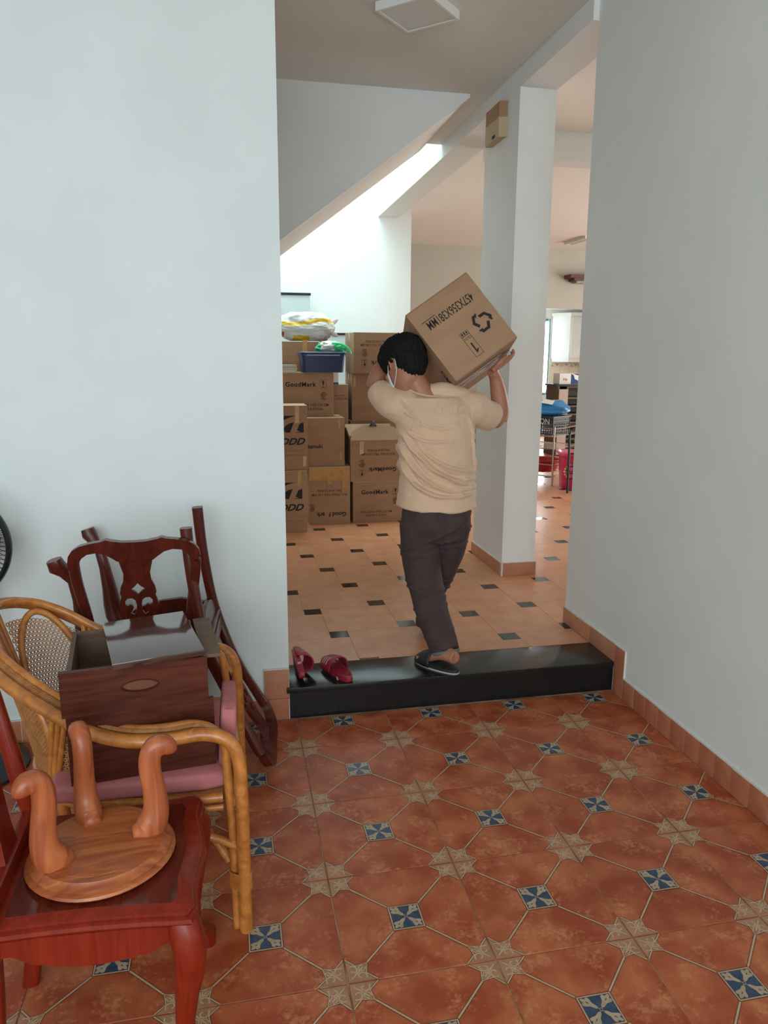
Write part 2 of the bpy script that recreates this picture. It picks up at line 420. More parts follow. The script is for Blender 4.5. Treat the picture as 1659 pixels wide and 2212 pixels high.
# right room and its far wall with the kitchen opening
wall('ceiling_right', (1.73, 2.02, ZC), (8.7, 9.95, ZC + 0.2), 'ceiling_far')
wall('trim_header', (1.73, 4.05, 3.04), (8.5, 4.25, ZC), 'plaster_white')
wall('wall_far', (1.89, 9.85, -0.1), (4.55, 10.0, ZC), 'plaster_beige')
wall('wall_far_lintel', (4.55, 9.85, 2.345), (8.5, 10.0, ZC), 'plaster_beige')
wall('wall_far_right', (7.4, 9.85, -0.1), (8.5, 10.0, 2.345), 'plaster_beige')
mb = MB(); mb.span((8.5, 2.02, -0.1), (8.7, 10.0, 0.9)); mb.span((8.5, 2.02, 2.6), (8.7, 10.0, ZC)); mb.span((8.5, 2.02, 0.9), (8.7, 3.8, 2.6)); mb.span((8.5, 7.8, 0.9), (8.7, 10.0, 2.6)); struct('wall_right_room', mb, 'plaster_white')
wall('wall_right_room_front', (1.73, 1.82, -0.1), (8.7, 2.02, ZC), 'plaster_white')
# ------------------------------------------------------------------ skirting tiles
def skirt(name, a, b, h, z0, normal, joints, m_, mortar=True):
    """a row of skirting tiles from a to b (xy), the face at a/b, 10 mm proud of the wall"""
    A, B = Vector(a), Vector(b); d = (B - A); L_ = d.length; d.normalize(); nn = Vector(normal)
    root = MB(); q = A - nn * 0.009
    def bx(mb, s0, s1, t0, t1, za, zb, bev=0):
        c_ = A + d * ((s0 + s1) / 2) + nn * ((t0 + t1) / 2)
        M_ = Matrix.Translation((c_.x, c_.y, (za + zb) / 2)) @ Matrix.Rotation(math.atan2(d.y, d.x), 4, 'Z')
        mb.box((0, 0, 0), (s1 - s0, abs(t1 - t0), zb - za), 0, M_, bev)
    bx(root, 0, L_, -0.011, -0.0015, z0, z0 + h + (0.004 if mortar else -0.001))
    r = struct(name, root, 'mortar')
    for s0, s1 in zip(joints[:-1], joints[1:]):
        mb = MB(); dh = random.uniform(-0.002, 0.002)
        bx(mb, s0 + 0.0009, s1 - 0.0009, -0.010, 0.0 + random.uniform(-0.0006, 0.0006), z0, z0 + h + dh, 0.0012)
        mb.build('skirting_tile', m_, r, 30)
    return r
def even(L_, w_): n_ = max(1, round(L_ / w_)); return [L_ * i / n_ for i in range(n_ + 1)]
skirt('baseboard_right', (1.52, -1.6), (1.52, 1.359), 0.100, 0.0, (-1, 0), [0] + [2.959 - 0.0985 * i for i in range(29, -1, -1)], 'skirting')
skirt('baseboard_right_step', (1.52, 1.359), (1.52, 1.450), 0.235, 0.0, (-1, 0), [0, 0.091], 'skirting')
skirt('baseboard_right_hall', (1.52, 1.450), (1.52, 2.022), 0.086, ZU, (-1, 0), [0, 0.262, 0.572], 'skirting_upper')
skirt('baseboard_left', (-3.4, 1.464), (-0.145, 1.464), 0.098, 0.0, (0, -1), even(3.255, 0.1), 'skirting')
skirt('baseboard_left_step', (-0.143, 1.464), (-0.028, 1.464), 0.098, 0.0, (0, -1), [0, 0.113], 'skirting', False)
skirt('baseboard_left_corner', (-0.139, 1.464), (-0.028, 1.464), 0.137, 0.1, (0, -1), [0, 0.111], 'skirting_upper')
skirt('baseboard_pillar_front', (1.49, 2.915), (1.74, 2.915), 0.085, ZU, (0, -1), [0, 0.25], 'skirting_upper')
skirt('baseboard_pillar_side', (1.49, 3.54), (1.49, 2.906), 0.085, ZU, (-1, 0), [0, 0.31, 0.634], 'skirting_upper')
# ------------------------------------------------------------------ furniture by the left wall
def wood(name, c1, c2, rough, coat, scale=3.0, stretch=(14, 14, 1.2), spec=0.5):
    m = bpy.data.materials.new(name); m.use_nodes = True; N, L = nt(m); b = N['Principled BSDF']
    tc = N.new('ShaderNodeTexCoord'); mp = N.new('ShaderNodeMapping'); mp.inputs['Scale'].default_value = stretch
    L.new(tc.outputs['Object'], mp.inputs[0])
    n = N.new('ShaderNodeTexNoise'); n.inputs['Scale'].default_value = scale; n.inputs['Detail'].default_value = 6; n.inputs['Distortion'].default_value = 1.2
    L.new(mp.outputs[0], n.inputs['Vector'])
    r = N.new('ShaderNodeValToRGB'); r.color_ramp.elements[0].position = 0.32; r.color_ramp.elements[1].position = 0.7
    r.color_ramp.elements[0].color = (*c1, 1); r.color_ramp.elements[1].color = (*c2, 1)
    L.new(n.outputs['Fac'], r.inputs[0]); L.new(r.outputs[0], b.inputs['Base Color'])
    b.inputs['Roughness'].default_value = rough; b.inputs['Coat Weight'].default_value = coat; b.inputs['Coat Roughness'].default_value = 0.08
    b.inputs['Specular IOR Level'].default_value = spec
    MAT[name] = m
wood('rosewood_red', (0.165, 0.010, 0.003), (0.25, 0.019, 0.005), 0.30, 0.12, spec=0.35)
wood('rosewood_seat', (0.075, 0.008, 0.004), (0.13, 0.015, 0.007), 0.22, 0.3, stretch=(1.5, 16, 16), spec=0.35)
wood('rosewood_dark', (0.060, 0.009, 0.005), (0.110, 0.016, 0.008), 0.30, 0.15, spec=0.35)  # darker finish than the red chair, plus some shade put into the colour
wood('drawer_wood', (0.052, 0.009, 0.0035), (0.120, 0.025, 0.010), 0.42, 0.05, stretch=(1.6, 14, 14), spec=0.25)
wood('drawer_inside', (0.105, 0.060, 0.034), (0.16, 0.095, 0.058), 0.7, 0.0, stretch=(1.6, 14, 14))
wood('board_gloss', (0.040, 0.016, 0.012), (0.065, 0.026, 0.018), 0.12, 1.0, stretch=(1.6, 14, 14))
wood('grip_wood', (0.13, 0.042, 0.018), (0.18, 0.06, 0.028), 0.5, 0.0)
wood('stool_wood', (0.26, 0.055, 0.016), (0.52, 0.155, 0.045), 0.42, 0.10, scale=2.5, stretch=(2.0, 16, 16))
wood('stool_leg_wood', (0.30, 0.062, 0.020), (0.50, 0.140, 0.045), 0.42, 0.10, scale=2.5)
wood('rattan', (0.37, 0.115, 0.020), (0.60, 0.225, 0.045), 0.38, 0.3, stretch=(9, 9, 9))
wood('cane', (0.36, 0.145, 0.045), (0.52, 0.235, 0.08), 0.55, 0.0, stretch=(9, 9, 9))
mat('rattan_wrap', (0.20, 0.080, 0.022), 0.5, (0.30, 0.13, 0.04), 60)
mat('pink_fabric', (0.50, 0.165, 0.165), 0.9, (0.44, 0.14, 0.145), 20, bump=0.2, bscale=120)
mat('black_plastic', (0.012, 0.012, 0.014), 0.4)
mat('grey_metal', (0.35, 0.34, 0.32), 0.4, metal=0.8)

def mirror_curve(pts): return pts + [(-x, z) for x, z in reversed(pts)]
def rose_chair(name, label, M_, mats):
    """seat 0.45 high, front towards +Y, back at -Y; local origin on the floor under the seat centre"""
    main, seatm = mats
    root = thing(name, label, 'chair')
    root.matrix_world = M_
    W1, W0, D, H = 0.225, 0.200, 0.215, 0.45
    # seat frame with serpentine front and moulded edge
    def outline(g):
        pts = [(-W0 + g, -D + g), (W0 - g, -D + g)]
        for t in (0.0, .25, .5, .75, 1.0): pts.append((lerp(W0, W1, t) - g - 0.008 * math.sin(PI * t), lerp(-D + 0.03, D - 0.03, t)))
        fr = [(W1 - g, D - 0.012 - g), (W1 - 0.03, D - g), (0.13, D - 0.006 - g), (0.0, D + 0.012 - g), (-0.13, D - 0.006 - g), (-W1 + 0.03, D - g), (-W1 + g, D - 0.012 - g)]
        pts += fr
        for t in (1.0, .75, .5, .25, 0.0): pts.append((-(lerp(W0, W1, t) - g - 0.008 * math.sin(PI * t)), lerp(-D + 0.03, D - 0.03, t)))
        return pts
    mb = MB()
    mb.loft([[(x, y, z) for x, y in outline(g)] for g, z in ((0.012, H - 0.032), (0.004, H - 0.028), (0.0, H - 0.020), (0.002, H - 0.012), (0.010, H - 0.009), (0.008, H - 0.004), (0.013, H))])
    seat = mb.build('seat', main, root, 40)
    inner = [(x * 0.80, y * 0.80) for x, y in outline(0.0)]
    mb = MB(); mb.loft([[(x, y, H - 0.006) for x, y in inner], [(x, y, H + 0.0008) for x, y in inner]]); mb.build('seat_panel', seatm, seat)
    # aprons with cusped lower edge
    def apron(L_):
        top = H - 0.030; n = 24; low = []
        for i in range(n + 1):
            u = i / n; e = min(u, 1 - u) * 2
            z = top - interp([0, .03, .08, .14, .22, .34, .40, .44, .48, .56, 1.0], [.085, .055, .040, .036, .042, .056, .060, .066, .062, .070, .078], e)
            low.append((lerp(-L_ / 2, L_ / 2, u), z))
        return [(-L_ / 2, top), ] + low + [(L_ / 2, top)]
    mb = MB(); mb.prism(apron(2 * W1 - 0.05), 'y', D - 0.040, D - 0.020); mb.build('apron', main, root, 40)
    for s in (-1, 1):
        mb = MB(); A = Matrix.Translation((s * (W1 + W0) / 2 - s * 0.022, 0, 0)) @ Matrix.Rotation(s * -0.058 + PI / 2, 4, 'Z')
        mb.prism(apron(2 * D - 0.05), 'y', -0.009, 0.009, 0, A); mb.build('apron', main, root, 40)
    mb = MB(); mb.prism(apron(2 * W0 - 0.04), 'y', -D + 0.012, -D + 0.03); mb.build('apron', main, root, 40)
    # cabriole front legs
    for s in (-1, 1):
        pts = [(0, 0, H - 0.025), (0.006, 0.006, 0.40), (0.016, 0.016, 0.36), (0.014, 0.014, 0.31), (0.004, 0.004, 0.24), (-0.004, -0.004, 0.16), (-0.004, -0.004, 0.09), (0.010, 0.010, 0.050), (0.024, 0.024, 0.024), (0.026, 0.026, 0.0)]
        rad = [.030, .034, .036, .032, .0255, .0205, .0185, .021, .028, .024]
        c_ = (s * (W1 - 0.034), D - 0.036)
        mb = MB(); mb.tube([(c_[0] + s * a, c_[1] + b, z) for a, b, z in pts], rad, 14, sq=0.72, up=(0, 1, 0)); leg = mb.build('leg', main, root, 50)
        mb = MB()   # carved scroll on the knee
        for q in range(3):
            mb.tube(spline([(c_[0] + s * (.040 - .004 * q), c_[1] + 0.008 + 0.008 * q, 0.375 - .03 * q), (c_[0] + s * (.046 - .006 * q), c_[1] + 0.022, 0.365 - .03 * q), (c_[0] + s * (.034 - .004 * q), c_[1] + 0.036, 0.350 - .03 * q)], 4), 0.0035, 6)
        mb.build('carving', main, leg, 40)
    # rear leg and stile in one sweep, joined by the yoke crest
    def stile(s):
        return [(s * 0.168, -D - 0.018, 0.0), (s * 0.172, -D + 0.004, 0.16), (s * 0.180, -D + 0.018, 0.34), (s * 0.184, -D + 0.018, 0.46), (s * 0.166, -D + 0.002, 0.58), (s * 0.174, -D - 0.022, 0.70), (s * 0.191, -D - 0.052, 0.82), (s * 0.196, -D - 0.072, 0.890)]
    for s in (-1, 1):
        P = spline(stile(s), 5); n = len(P)
        rad = [interp([0, .3, .5, .75, 1], [.021, .019, .0205, .017, .0185], i / (n - 1)) for i in range(n)]
        mb = MB(); mb.tube(P, rad, 12, sq=0.62, up=(1, 0, 0)); mb.build('leg', main, root, 50, 'rear leg running up into the back stile')
    def yb(z): return interp([0.46, 0.58, 0.70, 0.82, 0.905, 0.97], [-D + 0.018, -D + 0.002, -D - 0.022, -D - 0.052, -D - 0.078, -D - 0.094], z)
    top = mirror_curve([(-0.212, 0.880), (-0.213, 0.905), (-0.208, 0.930), (-0.194, 0.950), (-0.172, 0.963), (-0.140, 0.971), (-0.105, 0.976), (-0.088, 0.9815), (-0.078, 0.9775), (-0.040, 0.9705), (0.0, 0.969)][:-1] + [(0.0, 0.969)])[:-1]
    bot = [(0.180, 0.880), (0.178, 0.902), (0.168, 0.920), (0.150, 0.933), (0.122, 0.937), (0.095, 0.930), (0.072, 0.914), (0.058, 0.902), (-0.058, 0.902), (-0.072, 0.914), (-0.095, 0.930), (-0.122, 0.937), (-0.150, 0.933), (-0.168, 0.920), (-0.178, 0.902), (-0.180, 0.880)]
    seen_ = []; ol = []
    for p in top + bot:
        if not ol or (abs(p[0] - ol[-1][0]) + abs(p[1] - ol[-1][1])) > 1e-4: ol.append(p)
    mb = MB(); mb.plate(ol, [], 'y', -0.017, 0.017)
    mb.v = [(x, y * (1.0 if abs(x) < .15 else .95) + yb(z), z) for x, y, z in mb.v]; mb.build('crest_rail', main, root, 60)
    # splat with cut-outs
    half = [(-0.056, 0.906), (-0.050, 0.880), (-0.043, 0.850), (-0.046, 0.822), (-0.056, 0.798), (-0.060, 0.775), (-0.056, 0.764), (-0.060, 0.750), (-0.066, 0.725), (-0.062, 0.690), (-0.054, 0.650), (-0.044, 0.600), (-0.040, 0.540), (-0.046, 0.500), (-0.050, 0.470)]
    out = half + [(-x, z) for x, z in reversed(half)]
    dia = [(0, 0.812), (0.010, 0.800), (0.023, 0.790), (0.010, 0.780), (0, 0.768), (-0.010, 0.780), (-0.023, 0.790), (-0.010, 0.800)]
    hl = [(-0.022, 0.755), (-0.036, 0.755), (-0.046, 0.744), (-0.045, 0.731), (-0.036, 0.725), (-0.030, 0.731), (-0.022, 0.727), (-0.020, 0.713), (-0.030, 0.697), (-0.018, 0.689), (-0.010, 0.703), (-0.008, 0.728), (-0.012, 0.747)]
    mb = MB(); mb.plate(out, [dia, hl, [(-x, z) for x, z in reversed(hl)]], 'y', -0.007, 0.007)
    # shape it to the rake of the back
    mb.v = [(x, y + yb(z), z) for x, y, z in mb.v]; mb.build('splat', main, root)
    mb = MB(); mb.box((0, -D + 0.016, 0.470), (0.35, 0.026, 0.040), bev=0.004); mb.build('back_rail', main, root, 40)
    return root
# chair A upright, its back towards us; chair B upside down over its seat; chair C in front under the round stool
MA = Matrix.Translation((-0.590, 1.232, 0)) @ Matrix.Rotation(0.06, 4, 'Z')
rose_chair('dining_chair', 'dark upright wooden chair whose pierced splat back shows above the drawers', MA, ('rosewood_dark', 'rosewood_dark'))
MBm = Matrix.Translation((-0.428, 1.155, 0.990)) @ Matrix.Rotation(-0.205, 4, 'Y') @ Matrix.Rotation(PI / 2 - 0.08, 4, 'Z') @ Matrix.Rotation(PI, 4, 'Y') @ Matrix.Translation((0, 0.197, 0))
rose_chair('dining_chair', 'dark wooden chair turned upside down against the wall, legs in the air', MBm, ('rosewood_dark', 'rosewood_dark'))
MC = Matrix.Translation((-0.562, 0.0, 0)) @ Matrix.Rotation(-PI / 2, 4, 'Z')
rose_chair('dining_chair', 'glossy red wooden chair in the foreground carrying an upturned round stool', MC, ('rosewood_red', 'rosewood_seat'))

# upturned round stool on chair C
st = thing('round_stool', 'small orange wooden stool upside down on the red chair seat, scrolled legs up', 'stool', (-0.568, 0.005, 0.4515), (0, 0, 0.1))
mb = MB(); mb.lathe([(0.135, 0.0), (0.156, 0.003), (0.163, 0.010), (0.160, 0.015), (0.152, 0.018), (0.154, 0.023), (0.146, 0.028), (0.141, 0.031), (0.138, 0.036), (0.125, 0.037)], 48); mb.build('seat', 'stool_wood', st, 35)
mb = MB(); mb.lathe([(0.122, 0.034), (0.122, 0.0385), (0.100, 0.0395)], 40); mb.build('underside_board', 'stool_wood', st, 35)
for ang in (3.65, 1.88, 0.10):
    mb = MB(); u = Vector((math.cos(ang), math.sin(ang), 0))
    prof = [(0.070, 0.034, .020), (0.098, 0.040, .032), (0.116, 0.062, .032), (0.124, 0.095, .027), (0.122, 0.140, .024), (0.116, 0.185, .023), (0.117, 0.220, .023), (0.128, 0.243, .023), (0.146, 0.246, .0235), (0.158, 0.236, .021), (0.160, 0.226, .014)]
    P = spline([u * r + Vector((0, 0, z)) for r, z, _ in prof], 4); n = len(P)
    rad = [interp([i / (len(prof) - 1) for i in range(len(prof))], [q[2] for q in prof], i / (n - 1)) for i in range(n)]
    mb.tube(P, [r_ * 1.08 for r_ in rad], 14, flat=0.88, sq=0.85, up=tuple(Vector((0, 0, 1)).cross(u))); mb.build('leg', 'stool_leg_wood', st, 60)

# ------------------------------------------------------------------ rattan armchair
ra = thing('rattan_armchair', 'honey rattan tub armchair with cane panels, loaded with drawers', 'armchair')
rim_pts = [(-0.250, 0.240, 0.0), (-0.250, 0.242, 0.20), (-0.250, 0.244, 0.42), (-0.256, 0.246, 0.530), (-0.285, 0.249, 0.580), (-0.345, 0.253, 0.600), (-0.44, 0.256, 0.592), (-0.54, 0.270, 0.592), (-0.635, 0.298, 0.612), (-0.74, 0.350, 0.655), (-0.855, 0.425, 0.707), (-0.955, 0.535, 0.755), (-1.015, 0.675, 0.790),
           (-1.005, 0.810, 0.803), (-0.930, 0.893, 0.787), (-0.825, 0.922, 0.738), (-0.715, 0.918, 0.675), (-0.61, 0.902, 0.632), (-0.50, 0.885, 0.608), (-0.38, 0.872, 0.602), (-0.295, 0.866, 0.588), (-0.258, 0.864, 0.535), (-0.25, 0.862, 0.42), (-0.25, 0.860, 0.2), (-0.25, 0.858, 0.0)]
cx_, cy_ = -0.56, 0.565
def inward(p, d, dz=0.0):
    v = Vector((cx_ - p.x, cy_ - p.y, 0)); v = v.normalized() if v.length > 1e-6 else Vector((1, 0, 0))
    return Vector((p.x + v.x * d, p.y + v.y * d, p.z + dz))
rim = spline(rim_pts, 6)
mb = MB(); mb.tube(rim, 0.0185, 12); mb.build('rim', 'rattan', ra, 60)
# second pole: parallel on the inside; straight beside the legs
mid = [p for p in rim if p.z > 0.50]
inner = [inward(p, 0.046, 0.012) for p in mid]
leg_n = [Vector((-0.274, 0.258, 0.0)), Vector((-0.276, 0.262, 0.25)), Vector((-0.285, 0.272, 0.45))]
leg_f = [Vector((-0.285, 0.832, 0.45)), Vector((-0.276, 0.842, 0.25)), Vector((-0.274, 0.846, 0.0))]
mb = MB(); mb.tube(spline(leg_n + inner[3:-3:3] + leg_f, 4), 0.0125, 10); mb.build('inner_rim', 'rattan', ra, 60)
mb = MB(); n = len(mid)      # woven band between the poles, with a plaited ridge
band = []
for i in range(n):
    a = mid[i]; b = inner[i]; band.append([tuple(a.lerp(b, .22) + Vector((0, 0, .006))), tuple(a.lerp(b, .5) + Vector((0, 0, .010))), tuple(a.lerp(b, .8) + Vector((0, 0, .006))), tuple(a.lerp(b, .5) - Vector((0, 0, .004)))])
mb.loft(band); mb.build('woven_band', 'cane', ra, 60)
mb = MB()
fine = spline([a.lerp(b, 0.5) + Vector((0, 0, 0.011)) for a, b in zip(mid, inner)], 3)
for i in range(1, len(fine) - 2, 1):
    t = (fine[i + 1] - fine[i - 1]).normalized(); s = Vector((0, 0, 1)).cross(t).normalized()
    sg = 0.5
    mb.tube([fine[i] - s * 0.008 - t * 0.006, fine[i] + Vector((0, 0, .0028)), fine[i] + s * 0.008 + t * 0.006], 0.0026, 5)
o = mb.build('plait', 'cane', ra, 60); o['kind'] = 'stuff'
# bindings on the front legs
for ly, iy in ((0.241, 0.259), (0.859, 0.845)):
    for zc in (0.155,):
        mb = MB()
        for k in range(9):
            z = zc - 0.02 + k * 0.0055
            ring = [(-0.250 + 0.019 * math.cos(a), ly + 0.0185 * math.sin(a), z) for a in [i * PI / 8 for i in range(16)]]
            pts = []
            for q in range(20):
                a = 2 * PI * q / 20; ca, sa = math.cos(a), math.sin(a)
                c0 = Vector((-0.250, ly, z)); c1 = Vector((-0.2745, iy, z)); dd = (c1 - c0).normalized(); pp = Vector((-dd.y, dd.x, 0))
                base = c1 if ca > 0 else c0
                pts.append(base + dd * (ca * (0.0135 if ca > 0 else 0.0178)) + pp * (sa * 0.0182 if ca <= 0 else sa * 0.0165))
            mb.tube(pts, 0.003, 5, close=True)
        mb.build('binding', 'rattan', ra, 60)
    mb = MB(); mb.lathe([(0.0125, 0.0), (0.0145, 0.003), (0.0145, 0.010)], 16, (-0.250, ly, -0.0002)); 
# barrel wall surface between rim and seat ring
low_pts = [(-0.300, 0.272, 0.40), (-0.42, 0.275, 0.40), (-0.54, 0.290, 0.40), (-0.66, 0.335, 0.40), (-0.76, 0.410, 0.40), (-0.825, 0.520, 0.40), (-0.838, 0.620, 0.40), (-0.81, 0.730, 0.40), (-0.75, 0.805, 0.40), (-0.66, 0.85, 0.40), (-0.54, 0.862, 0.40), (-0.42, 0.862, 0.40), (-0.30, 0.862, 0.40)]
low = spline(low_pts, 8)
up_pts = inner[4:-4]
def at_len(P, t):
    f = t * (len(P) - 1); i = min(int(f), len(P) - 2); return P[i].lerp(P[i + 1], f - i)
def surf(t, h): return at_len(up_pts, t).lerp(at_len(low, t), h)
mb = MB(); mb.tube(low, 0.014, 10); mb.build('seat_ring', 'rattan', ra, 60)
mb = MB(); mb.tube([tuple(p - Vector((0, 0, 0.03))) for p in low], 0.010, 8); mb.build('seat_ring', 'rattan', ra, 60)
def cane_panel(t0, t1, h0, h1, nu, nv, name='cane_panel'):
    mb = MB(); hole = 0.62
    for i in range(nu):
        for j in range(nv):
            off = 0.5 if j % 2 else 0.0
            u0, u1 = (i + off) / nu, (i + 1 + off) / nu
            if u1 > 1.0001: continue
            v0, v1 = j / nv, (j + 1) / nv
            S_ = lambda u, v: surf(lerp(t0, t1, u), lerp(h0, h1, v))
            uc, vc = (u0 + u1) / 2, (v0 + v1) / 2; du, dv = (u1 - u0) / 2, (v1 - v0) / 2
            O, I = [], []
            for k in range(8):
                a = k * PI / 4 + PI / 8; ca, sa = math.cos(a), math.sin(a); mx = max(abs(ca), abs(sa))
                O.append(tuple(S_(uc + du * ca / mx, vc + dv * sa / mx))); I.append(tuple(S_(uc + du * hole * ca, vc + dv * hole * sa)))
            mb.add(O + I, [(k, (k + 1) % 8, 8 + (k + 1) % 8, 8 + k) for k in range(8)])
    o = mb.build(name, 'cane', ra, fix=False); o['kind'] = 'stuff'
    md = o.modifiers.new('thickness', 'SOLIDIFY'); md.thickness = 0.002; md.offset = 0
    return o
cane_panel(0.215, 0.315, 0.10, 0.95, 14, 20)
cane_panel(0.345, 0.52, 0.13, 0.95, 25, 29)
cane_panel(0.555, 0.70, 0.13, 0.95, 19, 27)
for t in (0.330, 0.537, 0.715):       # flat rattan posts between the panels
    for dt in (-0.011, 0.0, 0.011):
        P = [surf(t + dt, h) for h in (0.0, 0.25, 0.5, 0.75, 1.0)]
        P = [inward(p, -0.004) for p in P]
        mb = MB(); mb.tube(P, 0.0085, 8); mb.build('post', 'rattan', ra, 60)
for t0, t1 in ((0.345, 0.525), (0.55, 0.705)):          # arched inner frame of each back panel
    A = [surf(lerp(t0, t1, u), 0.62 - 0.55 * math.sin(PI * min(max(u, 0), 1)) ** 0.6) for u in [i / 14 for i in range(15)]]
    A = [surf(t0, 1.0)] + A + [surf(t1, 1.0)]
    mb = MB(); mb.tube(spline([inward(p, 0.004) for p in A], 3), 0.011, 8); mb.build('panel_frame', 'rattan', ra, 60)
# seat deck, rear legs, stretchers and front apron
mb = MB(); mb.loft([[(p.x, p.y, z) for p in low[::3]] for z in (0.392, 0.408)]); mb.build('seat_deck', 'cane', ra, 40)
for lx, ly in ((-0.72, 0.385), (-0.72, 0.80)):
    mb = MB(); mb.tube(spline([(lx - 0.02, ly, 0.40), (lx, ly, 0.2), (lx - 0.01, ly, 0.0)], 4), 0.0155, 10); mb.build('leg', 'rattan', ra, 60)
for yy in (0.258, 0.846):
    mb = MB(); mb.tube(spline([(-0.262, yy, 0.25), (-0.36, yy, 0.30), (-0.50, yy + (0.03 if yy < .5 else -.03), 0.29), (-0.72, 0.385 if yy < .5 else 0.80, 0.22)], 6), 0.011, 8); mb.build('stretcher', 'rattan', ra, 60)
for zz, r in ((0.385, .013), (0.345, .011)):
    mb = MB(); mb.tube(spline([(-0.276, 0.262, zz), (-0.262, 0.55, zz), (-0.276, 0.842, zz)], 6), r, 8); mb.build('front_rail', 'rattan', ra, 60)
mb = MB(); mb.tube(spline([(-0.274, 0.262, 0.365), (-0.262, 0.55, 0.365), (-0.274, 0.842, 0.365)], 10), 0.004, 6, flat=4.0, up=(1, 0, 0)); mb.build('woven_apron', 'cane', ra, 60)
mb = MB(); mb.tube(spline([(-0.276, 0.262, 0.18), (-0.266, 0.40, 0.29), (-0.262, 0.55, 0.32), (-0.266, 0.70, 0.29), (-0.276, 0.842, 0.18)], 8), 0.011, 8); mb.build('stretcher', 'rattan', ra, 60)
for yy in (0.30,):
    P = spline([(-0.29, 0.275, 0.20), (-0.36, 0.30, 0.30), (-0.46, 0.31, 0.34), (-0.56, 0.315, 0.36)], 6)
    mb = MB(); mb.tube(P, 0.011, 8); mb.build('stretcher', 'rattan', ra, 60)

# ------------------------------------------------------------------ pink cushion, two drawers and a board in the armchair
pc = thing('seat_cushion', 'folded pink fabric cushion under the drawers in the rattan armchair', 'cushion', (0, 0, 0))
def pad(size, bulge=0.012):
    bm = bmesh.new(); bmesh.ops.create_cube(bm, size=1.0)
    bmesh.ops.subdivide_edges(bm, edges=list(bm.edges), cuts=6, use_grid_fill=True)
    for v in bm.verts:
        x, y, z = v.co * 2; r = (abs(x) ** 14 + abs(y) ** 14 + abs(z) ** 14) ** (1 / 14)
        p = Vector((x, y, z)) / max(r, 1e-6)
        v.co = Vector((p.x * size[0] / 2, p.y * size[1] / 2, p.z * size[2] / 2))
        ax = min(range(3), key=lambda q: size[q]); k_ = 1.0
        o_ = [q for q in range(3) if q != ax]
        v.co[ax] += math.copysign(bulge, p[ax]) * (1 - p[o_[0]] ** 2) * (1 - p[o_[1]] ** 2) if abs(p[ax]) > 0.5 else 0
    return bm
mb = MB(); mb.bm(pad((0.47, 0.47, 0.052), 0.003), 0, Matrix.Translation((-0.515, 0.525, 0.435))); mb.build('lower_pad', 'pink_fabric', pc, 60)
mb = MB(); mb.bm(pad((0.042, 0.20, 0.172), 0.002), 0, Matrix.Translation((-0.282, 0.415, 0.549)) @ Matrix.Rotation(0.08, 4, 'Y')); mb.build('upright_pad', 'pink_fabric', pc, 60)
def drawer(label, loc, rz, W_, D_, H_, group, recess=True):
    root = thing('drawer_box', label, 'drawer', loc, (0, 0, rz), group)
    t = 0.016
    hx = [(0.046 * math.cos(a), 0.016 * math.sin(a)) for a in [2 * PI * i / 28 for i in range(28)]]
    zc = H_ * 0.52
    mb = MB(); mb.plate([(-W_ / 2, 0), (W_ / 2, 0), (W_ / 2, H_), (-W_ / 2, H_)], [[(x + 0.01, z + zc) for x, z in hx]], 'y', 0.0, t); f = mb.build('front', 'drawer_wood', root)
    mb = MB(); mb.prism([(x * 0.995 + 0.01, z * 0.995 + zc) for x, z in hx], 'y', 0.011, t - 0.0005); mb.build('finger_grip', 'grip_wood', f)
    ring = [(x * 1.03 + 0.01, -0.0005, z * 1.05 + zc) for x, z in hx]
    mb = MB(); mb.tube(ring, 0.0022, 6, close=True); mb.build('grip_edge', 'drawer_wood', f, 60)
    for s in (-1, 1):
        mb = MB(); mb.span((s * (W_ / 2 - 0.022) - 0.006, t, 0.004), (s * (W_ / 2 - 0.022) + 0.006, D_, H_ - 0.012)); mb.build('side', 'drawer_inside', root)
    mb = MB(); mb.span((-W_ / 2 + 0.028, D_ - 0.012, 0.004), (W_ / 2 - 0.028, D_, H_ - 0.012)); mb.build('back', 'drawer_inside', root)
    mb = MB(); mb.span((-W_ / 2 + 0.028, t, 0.006), (W_ / 2 - 0.028, D_ - 0.012, 0.012)); mb.build('bottom', 'drawer_inside', root)
    return root
drawer('lower dark wooden drawer with oval grip, resting on the pink cushion', (-0.502, 0.318, 0.4625), 0.12, 0.375, 0.34, 0.196, None)
drawer('upper dark wooden drawer with oval grip, open and holding a glossy board', (-0.512, 0.312, 0.6590), 0.13, 0.370, 0.34, 0.124, None)
mb = MB(); mb.box((0, 0, 0), (0.235, 0.335, 0.018), bev=0.002)
tag(mb.build('wooden_board', 'board_gloss', None, 30, loc=(-0.485, 0.470, 0.7945), rot=(0.0, -0.02, 0.22)), 'glossy dark wooden board lying across the top drawer', 'board')
mb = MB(); mb.box((0, 0, 0), (0.05, 0.30, 0.010), bev=0.001)
tag(mb.build('wooden_strip', 'drawer_inside', None, 30, loc=(-0.335, 0.500, 0.7775), rot=(0, 0, 0.13)), 'narrow pale wooden strip beside the glossy board on the top drawer', 'wood strip')

